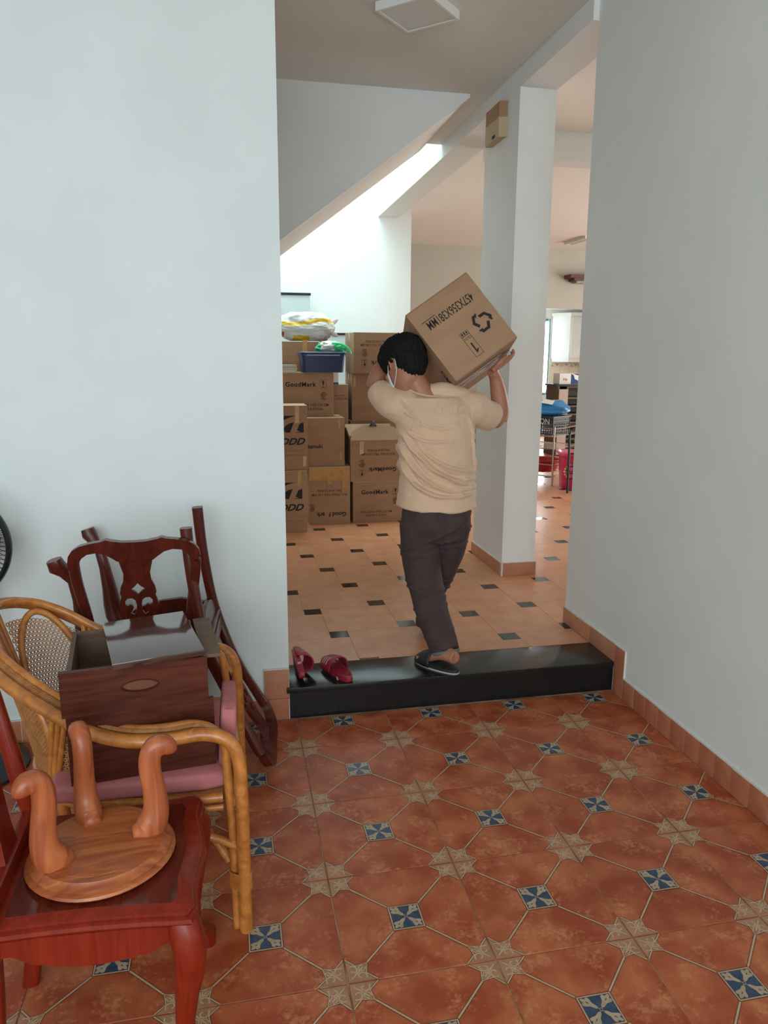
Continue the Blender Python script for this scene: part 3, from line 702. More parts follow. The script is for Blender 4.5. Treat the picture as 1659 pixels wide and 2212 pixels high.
# ------------------------------------------------------------------ pedestal fan at the left edge
fn = thing('pedestal_fan', 'black pedestal fan with wire guard standing by the white wall', 'fan', (-1.262, 1.28, 0))
mb = MB(); ring = [(0.205 * math.cos(a), 0, 0.89 + 0.205 * math.sin(a)) for a in [2 * PI * i / 64 for i in range(64)]]
mb.tube(ring, 0.011, 8, close=True, flat=2.0, up=(0, 1, 0)); mb.build('guard_ring', 'black_plastic', fn, 60)
mb = MB()
for k in range(72):
    a = 2 * PI * k / 72; c_, s_ = math.cos(a), math.sin(a)
    for sg in (-1, 1): mb.tube([(0.06 * c_, sg * 0.075, 0.89 + 0.06 * s_), (0.14 * c_, sg * 0.07, 0.89 + 0.14 * s_), (0.2 * c_, sg * 0.012, 0.89 + 0.2 * s_)], 0.0012, 4)
o = mb.build('guard_wires', 'black_plastic', fn); o['kind'] = 'stuff'
mb = MB(); mb.tube([(0, -0.082, 0.89), (0, -0.07, 0.89)], 0.06, 24); mb.build('guard_cap', 'black_plastic', fn, 40)
for k in range(3):
    a0 = 2 * PI * k / 3; mb = MB(); out = []
    for i in range(7):
        r = lerp(0.03, 0.175, i / 6); wv = 0.05 * math.sin(PI * (i + 1) / 7.5) + 0.015
        out.append([(r, -wv), (r, wv)])
    vs = []
    for (r, w0), (_, w1) in out:
        for ww, dy in ((w0, -0.018), (w1, 0.018)):
            vs.append((r * math.cos(a0) - ww * math.sin(a0), dy, 0.89 + r * math.sin(a0) + ww * math.cos(a0)))
    mb.add(vs, [(2 * i, 2 * i + 1, 2 * i + 3, 2 * i + 2) for i in range(6)]); b = mb.build('blade', 'black_plastic', fn, 60, fix=False)
    md = b.modifiers.new('thickness', 'SOLIDIFY'); md.thickness = 0.003
mb = MB(); mb.lathe([(0.05, 0.0), (0.062, 0.02), (0.06, 0.09), (0.035, 0.12)], 20, M=Matrix.Translation((0, 0.02, 0.89)) @ Matrix.Rotation(-PI / 2, 4, 'X')); mb.build('motor', 'black_plastic', fn, 40)
mb = MB(); mb.tube([(0.09, 0.06, 0.03), (0.09, 0.06, 0.62), (0.02, 0.07, 0.85)], 0.013, 10); mb.build('pole', 'grey_metal', fn, 40)
mb = MB(); mb.lathe([(0.20, 0.0), (0.20, 0.015), (0.16, 0.03), (0.03, 0.045)], 32, (0.09 * 0, 0.0, 0.0)); mb.build('base', 'black_plastic', fn, 40)
# ------------------------------------------------------------------ the person carrying a carton
mat('skin', (0.36, 0.145, 0.085), 0.5, (0.42, 0.175, 0.105), 12, bump=0.05, bscale=120)
mat('shirt', (0.66, 0.44, 0.295), 0.9, (0.62, 0.41, 0.27), 9, bump=0.08, bscale=260, sheen=0.2)
mat('shirt_print', (0.59, 0.38, 0.25), 0.9, (0.63, 0.42, 0.28), 40)
mat('trousers', (0.046, 0.025, 0.026), 0.9, (0.060, 0.035, 0.035), 12, bump=0.12, bscale=220)
mat('hem_lining', (0.13, 0.125, 0.125), 0.9)
mat('hair', (0.005, 0.005, 0.0055), 0.75, spec=0.2, bump=0.5, bscale=140, stretch=(1, 1, 0.25))
mat('mask', (0.62, 0.72, 0.74), 0.8)
mat('strap_white', (0.75, 0.73, 0.72), 0.7)
mat('slipper_black', (0.010, 0.010, 0.011), 0.6, (0.018, 0.018, 0.019), 40, bump=0.2, bscale=120)
mat('slipper_welt', (0.42, 0.40, 0.37), 0.6)
mat('eye_white', (0.7, 0.68, 0.65), 0.3)

def fuse(mb, name, material, parent, voxel, smooth=6, shape=None, keep=None):
    """join overlapping closed shapes into one continuous surface, smooth it, optionally reshape every vertex"""
    o = mb.build(name, material, None)
    md = o.modifiers.new('fuse', 'REMESH'); md.mode = 'VOXEL'; md.voxel_size = voxel; md.use_smooth_shade = True
    if smooth:
        sm = o.modifiers.new('soften', 'SMOOTH'); sm.factor = 0.5; sm.iterations = smooth
    dg = bpy.context.evaluated_depsgraph_get()
    me = bpy.data.meshes.new_from_object(o.evaluated_get(dg), depsgraph=dg)
    o.modifiers.clear(); old = o.data; o.data = me; bpy.data.meshes.remove(old)
    if shape:
        nor = [v.normal.copy() for v in me.vertices]
        for v, n_ in zip(me.vertices, nor): v.co = shape(v.co, n_)
    if keep:
        bm = bmesh.new(); bm.from_mesh(me)
        bmesh.ops.delete(bm, geom=[v for v in bm.verts if not keep(v.co)], context='VERTS'); bm.to_mesh(me); bm.free()
    me.polygons.foreach_set('use_smooth', [True] * len(me.polygons)); me.update()
    o.parent = parent
    return o
def ell(mb, c, r, rot=None, seg=20):
    M_ = Matrix.Translation(c) @ (rot if rot else Matrix()) @ Matrix.Diagonal((*r, 1))
    n_ = seg // 2
    mb.lathe([(max(math.sin(PI * i / n_), 0.02), -math.cos(PI * i / n_)) for i in range(n_ + 1)], seg, M=M_)
def limb(mb, pts, rad, seg=14, flat=None, n=5, up=None):
    P = spline(pts, n); N_ = len(P); k = len(pts) - 1
    R_ = [interp([i / k for i in range(k + 1)], rad, i / (N_ - 1)) for i in range(N_)]
    F_ = None if flat is None else [interp([i / k for i in range(k + 1)], flat, i / (N_ - 1)) for i in range(N_)] if isinstance(flat, list) else flat
    mb.tube(P, R_, seg, flat=F_, up=up)

person = thing('person', 'person in cream t-shirt and dark trousers carrying a carton on the shoulder', 'person', (0.70, 1.75, ZU))
PO = Vector((0.70, 1.75, ZU))
def loc_(mb):
    mb.v = [(x - PO.x, y - PO.y, z - PO.z) for x, y, z in mb.v]; return mb
BR = Euler((-0.382, -0.603, 0.052), 'XYZ').to_matrix()      # attitude of the carried carton
BC = Vector((0.817, 1.779, 1.716))                          # middle of its end that faces us
def bx_(x, y, z): return BC + BR @ Vector((x, y, z))
# head frame: looks away and to the left, bowed
HM = Matrix.Translation((0.566, 1.845, 1.530)) @ Matrix.Rotation(0.50, 4, 'Z') @ Matrix.Rotation(-0.50, 4, 'X') @ Matrix.Rotation(0.08, 4, 'Y') @ Matrix.Scale(1.08, 4)
def hd(x, y, z): return tuple(HM @ Vector((x, y, z)))
body = MB()
# head: cross sections from chin to crown  (z, half width, front, back)
secs = [(-0.118, 0.028, 0.070, -0.005), (-0.108, 0.042, 0.082, 0.020), (-0.085, 0.056, 0.084, 0.052), (-0.055, 0.064, 0.083, 0.078), (-0.02, 0.069, 0.084, 0.088), (0.015, 0.073, 0.086, 0.094), (0.05, 0.075, 0.088, 0.098), (0.08, 0.071, 0.078, 0.094), (0.102, 0.056, 0.054, 0.076), (0.116, 0.030, 0.026, 0.042)]
rings = []
for z, hw, fr, bk in secs:
    ring = []
    for k in range(24):
        a = 2 * PI * k / 24; c_, s_ = math.cos(a), math.sin(a)
        ring.append(hd(hw * c_, (fr if s_ > 0 else abs(bk)) * s_, z))
    rings.append(ring)
body.loft(rings)
limb(body, [hd(0, 0.084, 0.028), hd(0, 0.098, -0.002), hd(0, 0.108, -0.026), hd(0, 0.088, -0.036)], [.007, .009, .013, .009], 10)      # nose
for s in (-1, 1):
    ell(body, hd(s * 0.012, 0.092, -0.030), (0.008, 0.010, 0.007), None, 10)
    limb(body, [hd(s * 0.012, 0.088, 0.030), hd(s * 0.035, 0.084, 0.034), hd(s * 0.058, 0.066, 0.026)], [.006, .007, .005], 8)               # brow
    ell(body, hd(s * 0.045, 0.062, -0.020), (0.020, 0.020, 0.020), None, 12)                                                               # cheek
    # ear: outer ring with a lobe
    ear = [hd(s * (0.074 + 0.012 * math.cos(t * 1.0) * 0), -0.012 + 0.016 * math.cos(t), 0.000 + 0.030 * math.sin(t)) for t in [2 * PI * i / 12 for i in range(12)]]
    ear = [tuple(Vector(p) + HM.to_3x3() @ Vector((s * 0.008, -0.004, 0))) for p in ear]
    body.tube(ear, 0.0050, 8, close=True)
    ell(body, hd(s * 0.074, -0.012, -0.002), (0.006, 0.015, 0.026), HM.to_3x3().to_4x4(), 12)
limb(body, [hd(-0.022, 0.080, -0.062), hd(0, 0.089, -0.060), hd(0.022, 0.080, -0.062)], [.004, .0065, .004], 8)                             # lips
limb(body, [hd(-0.018, 0.078, -0.072), hd(0, 0.086, -0.071), hd(0.018, 0.078, -0.072)], [.004, .006, .004], 8)
ell(body, hd(0, 0.066, -0.100), (0.022, 0.018, 0.016), None, 12)                                                                           # chin
# neck and trunk
limb(body, [hd(0, -0.022, 0.01), (0.605, 1.815, 1.470), (0.640, 1.80, 1.405), (0.66, 1.79, 1.34)], [.060, .055, .054, .07], 18)
limb(body, [(0.70, 1.79, 1.385), (0.705, 1.79, 1.32), (0.71, 1.785, 1.20), (0.712, 1.775, 1.05), (0.712, 1.765, 0.92), (0.712, 1.765, 0.82), (0.712, 1.765, 0.74)], [.115, .155, .148, .138, .150, .150, .11], 20, flat=.62, up=(0, 1, 0))
limb(body, [(0.53, 1.80, 1.345), (0.62, 1.80, 1.370), (0.70, 1.80, 1.375), (0.79, 1.80, 1.365), (0.885, 1.805, 1.335)], [.050, .052, .055, .050, .048], 14)
# right arm: upper arm out, forearm up, palm flat under the carton
shR, elR, wrR = (0.885, 1.805, 1.340), (1.055, 1.890, 1.272), tuple(bx_(0.038, 0.165, -0.230))
limb(body, [shR, (0.96, 1.845, 1.318), elR], [.056, .050, .043], 14)
limb(body, [elR, (1.062, 1.892, 1.33), (1.044, 1.884, 1.42), (1.022, 1.872, 1.485), wrR], [.043, .046, .038, .029, .027], 14)
def hand(mb, wrist, d, n, s, curl, scale=1.0, bend=None, thumb=1):
    """wrist point; d towards the fingers, n towards the thing held, s towards the thumb side"""
    d, n, s = Vector(d).normalized(), Vector(n).normalized(), Vector(s).normalized(); W_ = Vector(wrist)
    def q(a, b, c): return W_ + (d * a + n * b + s * c) * scale
    for c_, r in ((-0.029, .0125), (-0.011, .0135), (0.009, .0138), (0.028, .0130)):                # palm as four metacarpals
        limb(mb, [q(-0.004, 0, c_ * 0.55), q(0.045, 0.002, c_ * 0.9), q(0.088, 0.002, c_)], [.015, r, .0105], 10)
    for c_, L1, r in ((-0.0305, 0.062, .0078), (-0.0105, 0.078, .0086), (0.0100, 0.084, .0088), (0.0300, 0.074, .0085)):
        base = q(0.084, 0.002, c_); pts = [base]; ang = curl[0]
        for seg_, cu in ((0.46, curl[0]), (0.30, curl[1]), (0.24, curl[2])):
            ang_ = cu; pts.append(pts[-1] + (d * math.cos(ang_) + n * math.sin(ang_) + s * (c_ * 1.2) * (0.6)) * (L1 * seg_ * scale))
        limb(mb, pts, [r * 1.12, r * 1.05, r * .95, r * .74], 10, n=4)
    t0 = q(0.012, 0.0, 0.020)
    limb(mb, [t0, q(0.040, 0.006, 0.044), q(0.066, 0.010, 0.055), q(0.090, 0.012, 0.058)], [.016, .0145, .0105, .0080], 10)
bxx, bxy, bxz = (Vector(BR.col[i]) for i in range(3))
hand(body, wrR, bxx + bxy * 0.15, bxz, -bxy, (0.02, 0.35, 1.25), 1.0)
# left arm: raised past the face to the near side of the carton
shL, elL, wrL = (0.53, 1.80, 1.355), (0.452, 1.985, 1.425), tuple(bx_(-0.215, 0.275, 0.06))
limb(body, [shL, (0.492, 1.89, 1.385), elL], [.056, .050, .043], 14)
limb(body, [elL, (0.468, 2.0, 1.475), (0.53, 2.03, 1.555), wrL], [.043, .045, .036, .028], 14)
hand(body, wrL, bxz + bxx * 0.12, bxx, -bxy, (0.05, 0.12, 0.2), 0.92)
# legs and feet (under the trousers)
hipL, knL, anL = (0.632, 1.765, 0.80), (0.655, 1.745, 0.515), (0.706, 1.555, 0.225)
hipR, knR, anR = (0.795, 1.775, 0.80), (0.768, 1.900, 0.515), (0.742, 1.990, 0.245)
for hp, kn, an in ((hipL, knL, anL), (hipR, knR, anR)):
    h_, k_, a_ = Vector(hp), Vector(kn), Vector(an)
    limb(body, [tuple(h_), tuple(h_.lerp(k_, .5)), tuple(k_), tuple(k_.lerp(a_, .35) + Vector((0, 0.008, 0))), tuple(k_.lerp(a_, .75)), tuple(a_)], [.080, .066, .046, .043, .033, .032], 14)
def foot(mb, ankle, heel, ball, toe):
    a, h, b, t = (Vector(p) for p in (ankle, heel, ball, toe)); d = (t - h); d.z = 0; d.normalize(); sd = Vector((-d.y, d.x, 0))
    limb(mb, [a, a.lerp(h, .55), h], [.033, .034, .029], 12)
    limb(mb, [h, h.lerp(b, .5) + Vector((0, 0, .012)), b], [.029, .030, .034], 12, flat=.85, up=tuple(sd.cross(d)))
    limb(mb, [a, a.lerp(b, .5) + Vector((0, 0, .004)), b], [.030, .028, .024], 12)
    for k, (c_, ln, r) in enumerate(((-0.030, .030, .0075), (-0.016, .036, .008), (-0.002, .040, .0085), (0.012, .043, .009), (0.029, .044, .0125))):
        p0 = b + sd * c_; limb(mb, [p0 - d * 0.02, p0 + d * ln * .6 + Vector((0, 0, -.008)), p0 + d * ln + Vector((0, 0, -.014))], [r * 1.2, r * 1.1, r], 8)
SL = Vector((0.668, 1.553, ZU)); sd_ = Vector((-0.138, 0.192, 0)).normalized()      # left slipper centre and direction
SR = Vector((0.795, 2.055, ZU)); sr_ = Vector((0.40, 0.92, 0)).normalized()
hl = SL - sd_ * 0.088; foot(body, anL, (hl.x + 0.010, hl.y - 0.008, ZU + 0.072), tuple(SL + sd_ * 0.050 + Vector((0, 0, 0.042))), tuple(SL + sd_ * 0.10 + Vector((0, 0, .03))))
hr = SR - sr_ * 0.095; foot(body, anR, tuple(hr + Vector((0, 0, 0.055))), tuple(SR + sr_ * 0.055 + Vector((0, 0, 0.046))), tuple(SR + sr_ * 0.10 + Vector((0, 0, .03))))
fuse(loc_(body), 'body', 'skin', person, 0.0042, 3)
# eyes
for s in (-1, 1):
    mb = MB(); ell(mb, hd(s * 0.031, 0.0715, 0.010), (0.012, 0.012, 0.012), None, 14); loc_(mb).build('eye', 'eye_white', person, 60)
# hair: crown, back and fringe, combed by noise
mb = MB()
H3 = HM.to_3x3().to_4x4()
ell(mb, hd(0, -0.004, 0.056), (0.097, 0.114, 0.088), H3, 28); ell(mb, hd(0, -0.048, 0.012), (0.080, 0.062, 0.070), H3, 24); ell(mb, hd(0, -0.048, -0.030), (0.060, 0.050, 0.045), H3, 24); ell(mb, hd(0, 0.050, 0.066), (0.082, 0.058, 0.056), H3, 20)
for s in (-1, 1): ell(mb, hd(s * 0.070, 0.006, 0.036), (0.020, 0.044, 0.036), H3, 16)
HI = HM.inverted()
def comb(co, n_):
    p = HI @ (co + PO)
    a = math.atan2(p.x, p.y + 0.02)
    q = Vector((a * 9, p.z * 14, 0.3)); q2 = Vector((a * 22, p.z * 20, 3.1))
    dz = 0.0060 * noise.noise(q) + 0.0050 * noise.noise(q2) + 0.003 * noise.noise(q2 * 2.3)
    low_ = max(0.0, min(1.0, (0.02 - p.z) / 0.05))
    return co + n_ * (dz + 0.004 * low_ * noise.noise(Vector((a * 16, 0, 0))))
fuse(loc_(mb), 'hair', 'hair', person, 0.0045, 4, comb)
# face mask with ear loops
mb = MB(); rows = []
for j in range(7):
    z = lerp(-0.012, -0.105, j / 6); row = []
    for i in range(13):
        a = lerp(-1.15, 1.15, i / 12)
        hw = interp([-0.118, -0.108, -0.085, -0.055, -0.02, 0.015], [0.030, 0.044, 0.058, 0.066, 0.071, 0.074], z)
        fr = 0.090 + 0.022 * math.exp(-(a / 0.45) ** 2) * (1 - abs(j - 2.2) / 6)
        row.append(hd(hw * 1.04 * math.sin(a), fr * math.cos(a) + 0.003, z))
    rows.append(row)
mb.add([p for r in rows for p in r], [(j * 13 + i, j * 13 + i + 1, (j + 1) * 13 + i + 1, (j + 1) * 13 + i) for j in range(6) for i in range(12)])
mk = loc_(mb).build('face_mask', 'mask', person, 60, fix=False); md = mk.modifiers.new('thickness', 'SOLIDIFY'); md.thickness = 0.003
for s in (-1, 1):
    mb = MB(); P = spline([hd(s * 0.069, 0.038, -0.018), hd(s * 0.081, 0.012, 0.008), hd(s * 0.086, -0.014, 0.034), hd(s * 0.080, -0.036, 0.012), hd(s * 0.076, -0.022, -0.040), hd(s * 0.064, 0.030, -0.085)], 6)
    mb.tube(P, 0.0016, 6); loc_(mb).build('ear_loop', 'strap_white', mk, 60)

# ---- t-shirt
sh = MB()
tor = [(0.878, 0.710, 1.768, .192, .140), (0.93, 0.712, 1.770, .188, .134), (1.02, 0.716, 1.775, .180, .126), (1.12, 0.714, 1.782, .180, .124), (1.22, 0.708, 1.790, .187, .124), (1.30, 0.703, 1.795, .192, .120), (1.355, 0.700, 1.797, .182, .108), (1.395, 0.690, 1.798, .140, .088), (1.418, 0.676, 1.800, .088, .072), (1.428, 0.668, 1.802, .074, .064)]
rings = []
for z, cx0, cy0, rx, ry in tor:
    ring = []
    for k_ in range(32):
        a = 2 * PI * k_ / 32; c_, s_ = math.cos(a), math.sin(a)
        c_ = math.copysign(abs(c_) ** .85, c_); s_ = math.copysign(abs(s_) ** .85, s_)
        dz = 0.030 * (s_ if z > 1.40 else 0) + (-0.012 * (1 - abs(c_)) * (s_ < 0) if z < 0.90 else 0)
        tilt = -0.018 * c_ if z < 0.9 else 0
        ring.append((cx0 + rx * c_, cy0 + ry * s_, z + dz + tilt * 0.3))
    rings.append(ring)
sh.loft(rings)
limb(sh, [(0.60, 1.80, 1.352), (0.535, 1.805, 1.350), (0.490, 1.86, 1.378), (0.462, 1.93, 1.412)], [.075, .080, .074, .066], 18)
limb(sh, [(0.80, 1.80, 1.345), (0.885, 1.805, 1.340), (0.955, 1.840, 1.312), (1.012, 1.866, 1.292)], [.075, .082, .077, .072], 18)
limb(sh, [(0.57, 1.80, 1.385), (0.66, 1.805, 1.400), (0.74, 1.80, 1.412), (0.80, 1.80, 1.398), (0.86, 1.80, 1.372)], [.050, .046, .050, .052, .052], 14)
def ridge(t): return (1 - abs(t)) ** 2 if abs(t) < 1 else 0.0
folds = [  # (x0, z0, x1, z1, width, height, bow) drag lines across the back, seen from behind
    (0.535, 1.22, 0.86, 0.985, .016, .010, .05), (0.53, 1.17, 0.80, 0.955, .015, .010, .06), (0.535, 1.10, 0.72, 0.94, .014, .009, .05),
    (0.60, 1.165, 0.87, 1.055, .014, .007, .03), (0.62, 1.09, 0.89, 1.02, .013, .007, .03), (0.55, 1.235, 0.72, 1.20, .012, .006, .02),
    (0.66, 1.02, 0.90, 0.985, .012, .006, .03), (0.56, 1.01, 0.88, 0.955, .013, .006, .04), (0.60, 1.28, 0.76, 1.255, .011, .004, .01), (0.54, 1.33, 0.60, 1.29, .010, .005, .0), (0.84, 1.30, 0.88, 1.19, .011, .006, .0), (0.86, 1.22, 0.885, 1.05, .012, .006, .0), (0.52, 1.38, 0.56, 1.34, .008, .005, 0)]
def cloth(co, n_):
    p = co + PO; h = 0.0
    if n_.y < 0.35:
        for x0, z0, x1, z1, wd, ht, bow in folds:
            dx, dz = x1 - x0, z1 - z0; L2 = dx * dx + dz * dz; t = ((p.x - x0) * dx + (p.z - z0) * dz) / L2
            if -0.1 < t < 1.1:
                L_ = math.sqrt(L2); off = ((p.x - x0) * -dz + (p.z - z0) * dx) / L_ + bow * 4 * max(0, t) * max(0, 1 - t) * 0.9
                env = max(0.0, min(1.0, min(t + 0.1, 1.1 - t) / 0.25))
                h += 2.6 * ht * env * (ridge(off / wd) - 0.55 * ridge((off - wd * 1.3) / wd))
    h += 0.0050 * noise.noise(Vector((p.x * 9 + p.z * 6, p.y * 6, p.z * 15 - p.x * 5))) + 0.0024 * noise.noise(Vector((p.x * 26 + p.z * 18, p.y * 22, p.z * 40 - p.x * 14)))
    if p.z < 0.92: h += 0.004 * math.sin(p.x * 38 + p.y * 14) * (0.92 - p.z) / 0.05
    return co + n_ * h
shirt = fuse(loc_(sh), 't_shirt', 'shirt', person, 0.0055, 7, cloth)
mb = MB(); nk = []
for k_ in range(40):      # collar rib around the neck
    a = 2 * PI * k_ / 40; nk.append((0.652 + 0.080 * math.cos(a), 1.803 + 0.070 * math.sin(a), 1.423 + 0.022 * math.sin(a) + 0.012 * math.cos(a) * -1))
mb.tube(nk, 0.010, 8, close=True, flat=0.6, up=(0, 0, 1)); loc_(mb).build('collar', 'shirt', shirt, 60)
# tonal print across the back
from mathutils.bvhtree import BVHTree
bvh = BVHTree.FromPolygons([v.co.copy() for v in shirt.data.vertices], [tuple(p.vertices) for p in shirt.data.polygons])
def print_on(txt, size, cx0, cz0, sx, rise):
    t = text_mb(txt, size, 0.012, sx=sx); me = t.mesh('t', 'shirt_print'); bm = bmesh.new(); bm.from_mesh(me); bpy.data.meshes.remove(me)
    for _ in range(3):
        es = [e for e in bm.edges if e.calc_length() > 0.010]
        if es: bmesh.ops.subdivide_edges(bm, edges=es, cuts=1); bmesh.ops.triangulate(bm, faces=bm.faces)
    for v in bm.verts:
        x, z = v.co.x + cx0, v.co.z + cz0 + v.co.x * rise
        hit = bvh.ray_cast(Vector((x - PO.x, -1.0, z - PO.z)), Vector((0, 1, 0)))
        v.co = Vector((x - PO.x, (hit[0].y if hit[0] else 0.0) - 0.0012, z - PO.z))
    mb = MB(); mb.bm(bm); mb.build('back_print', 'shirt_print', shirt, fix=False)
print_on('E WORLD', 0.062, 0.690, 1.335, 0.95, 0.04)
print_on('AI', 0.056, 0.585, 1.268, 0.95, 0.05)
print_on('RT', 0.056, 0.800, 1.278, 0.95, 0.05)

# ---- trousers
tr = MB()
limb(tr, [(0.712, 1.766, 0.915), (0.712, 1.766, 0.86), (0.712, 1.764, 0.79), (0.712, 1.766, 0.72)], [.160, .166, .172, .150], 24, flat=[.72, .76, .80, .78], up=(0, 1, 0))
limb(tr, [(0.630, 1.764, 0.80), (0.634, 1.760, 0.68), (0.644, 1.755, 0.58), (0.656, 1.738, 0.50), (0.672, 1.690, 0.40), (0.690, 1.625, 0.31), (0.702, 1.575, 0.245), (0.708, 1.560, 0.222)], [.098, .097, .090, .084, .080, .074, .069, .068], 20)
limb(tr, [(0.796, 1.775, 0.80), (0.790, 1.815, 0.68), (0.782, 1.862, 0.58), (0.772, 1.905, 0.50), (0.754, 1.950, 0.40), (0.746, 1.972, 0.31), (0.742, 1.985, 0.235), (0.742, 1.985, 0.195)], [.092, .090, .082, .075, .068, .064, .063, .063], 20)
def drape(co, n_):
    p = co + PO; h = 0.0
    k_ = max(0, min(1, (p.z - 0.2) / 0.6))
    h += 0.0045 * noise.noise(Vector((p.x * 8, p.y * 8, p.z * 9 + p.x * 12))) + 0.003 * noise.noise(Vector((p.x * 26, p.y * 22, p.z * 7)))
    for z0, sl, wd, ht in ((0.74, 0.5, .014, .008), (0.70, 0.35, .012, .007), (0.665, 0.15, .012, .005), (0.50, -0.2, .014, .006), (0.47, -0.25, .012, .006), (0.40, .2, .012, .004), (0.29, .3, .010, .005), (0.262, -.2, .009, .004)):
        off = p.z - z0 - sl * (p.x - 0.66); h += 1.7 * ht * ridge(off / wd) * (0.6 + 0.6 * noise.noise(Vector((p.x * 11, p.y * 9, z0 * 30))))
    # seat seam
    if n_.y < -0.2 and p.z > 0.66: h -= 0.010 * ridge((p.x - 0.725) / 0.016) * min(1, (0.84 - p.z) / 0.12 if p.z < 0.84 else 0)
    return co + n_ * h
fuse(loc_(tr), 'trousers', 'trousers', person, 0.0065, 6, drape)
mb = MB(); c0 = Vector((0.709, 1.559, 0.220)); ax = Vector((0.10, -0.35, -0.93)).normalized(); e1 = ax.orthogonal().normalized(); e2 = ax.cross(e1)
mb.tube([tuple(c0 + (e1 * math.cos(a) + e2 * math.sin(a)) * 0.064) for a in [2 * PI * i / 32 for i in range(32)]], 0.006, 8, close=True, flat=1.5, up=tuple(ax)); loc_(mb).build('hem', 'hem_lining', person, 60, 'grey turned trouser hem')
# ---- slippers
def slipper(c, d, label):
    root = MB(); d = Vector(d).normalized(); sd = Vector((-d.y, d.x, 0)); c = Vector(c)
    def out(sc, z):
        P = []
        for k_ in range(36):
            a = 2 * PI * k_ / 36; u = math.cos(a); v = math.sin(a)
            wd = 0.046 + 0.006 * u; P.append(tuple(c + d * (0.128 * u * sc) + sd * (wd * sc * math.copysign(abs(v) ** .85, v)) + Vector((0, 0, z))))
        return P
    root.loft([out(.97, 0.0005), out(1.0, 0.004), out(1.0, 0.009)]); so = loc_(root).build('slipper', 'slipper_welt', person, 40, label)
    mb = MB(); mb.loft([out(.975, 0.009), out(.985, 0.014), out(.96, 0.021), out(.86, 0.0235)]); loc_(mb).build('footbed', 'slipper_black', so, 50)
    mb = MB(); arcs = []
    for i in range(8):
        t = i / 7; u = lerp(0.010, 0.112, t); wd = 0.050 * math.sqrt(max(0.0, 1 - (max(0, u - 0.02) / 0.112) ** 2)) + 0.004; ht = interp([0, .3, .7, 1], [0.074, 0.070, 0.052, 0.028], t)
        arcs.append([tuple(c + d * u + sd * (wd * math.cos(a)) + Vector((0, 0, 0.010 + ht * math.sin(a) ** .8))) for a in [PI * j / 12 for j in range(13)]])
    vs = [p for r in arcs for p in r]
    mb.add(vs, [(i * 13 + j, i * 13 + j + 1, (i + 1) * 13 + j + 1, (i + 1) * 13 + j) for i in range(7) for j in range(12)])
    up_ = loc_(mb).build('upper', 'slipper_black', so, 60, fix=False); md = up_.modifiers.new('thickness', 'SOLIDIFY'); md.thickness = 0.004; md.offset = -1
slipper(SL, sd_, 'black slipper with pale welt')
slipper(SR, sr_, 'black slipper with pale welt')
# ------------------------------------------------------------------ cartons
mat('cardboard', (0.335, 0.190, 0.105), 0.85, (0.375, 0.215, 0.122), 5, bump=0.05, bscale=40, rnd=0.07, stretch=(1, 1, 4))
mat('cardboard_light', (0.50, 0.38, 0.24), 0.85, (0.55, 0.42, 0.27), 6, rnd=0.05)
mat('cardboard_edge', (0.50, 0.34, 0.20), 0.9)
mat('print_black', (0.018, 0.014, 0.013), 0.8)
mat('print_brown', (0.085, 0.045, 0.028), 0.85)
mat('tape_brown', (0.45, 0.23, 0.065), 0.25, (0.52, 0.28, 0.085), 30, bump=0.1)
mat('tape_clear', (0.52, 0.36, 0.25), 0.18, (0.58, 0.42, 0.30), 30, bump=0.15)
mat('tape_grey', (0.25, 0.23, 0.20), 0.35)
def mark(mb_list): return mb_list
def put(mb, M_, name, material, parent):
    t = MB(); t.add(mb.v, mb.f, 0, M_); return t.build(name, material, parent, fix=False)
def frame_lines(w_, h_, t_):
    mb = MB()
    for a, b in (((-w_ / 2, 0, -h_ / 2), (w_ / 2, 0, -h_ / 2 + t_)), ((-w_ / 2, 0, h_ / 2 - t_), (w_ / 2, 0, h_ / 2)), ((-w_ / 2, 0, -h_ / 2), (-w_ / 2 + t_, 0, h_ / 2)), ((w_ / 2 - t_, 0, -h_ / 2), (w_ / 2, 0, h_ / 2))):
        mb.add([(a[0], 0, a[2]), (b[0], 0, a[2]), (b[0], 0, b[2]), (a[0], 0, b[2])], [(0, 1, 2, 3)])
    return mb
def flat(pts): mb = MB(); mb.add([(x, 0, z) for x, z in pts], [tuple(range(len(pts)))]); return mb
def ring2d(r0, r1, a0=0.0, a1=2 * PI, n=28):
    mb = MB(); vs = []
    for i in range(n + 1):
        a = lerp(a0, a1, i / n); vs += [(r0 * math.cos(a), 0, r0 * math.sin(a)), (r1 * math.cos(a), 0, r1 * math.sin(a))]
    mb.add(vs, [(2 * i, 2 * i + 1, 2 * i + 3, 2 * i + 2) for i in range(n)]); return mb
def merged(*ms):
    t = MB()
    for mb, x, z in ms: t.add([(a + x, b, c + z) for a, b, c in mb.v], mb.f)
    return t
def arrow_mark(): return merged((frame_lines(0.050, 0.072, 0.0016), 0, 0), (flat([(-.005, -.012), (.005, -.012), (.005, .008), (.013, .008), (0, .026), (-.013, .008), (-.005, .008)]), 0, 0.004), (flat([(-.010, -.026), (.010, -.026), (.010, -.020), (-.010, -.020)]), 0, 0.0))
def target_mark(): return merged((ring2d(0.019, 0.024, -0.3, 5.2), 0, 0.008), (ring2d(0.010, 0.0145, 0.6, 6.0), 0, 0.008), (flat([(-.005, .003), (.005, .003), (0.006, .013), (-.006, .013)]), 0, 0), (flat([(-.024, -.026), (.024, -.026), (.024, -.022), (-.024, -.022)]), 0, 0), (flat([(-.018, -.034), (.018, -.034), (.018, -.030), (-.018, -.030)]), 0, 0))
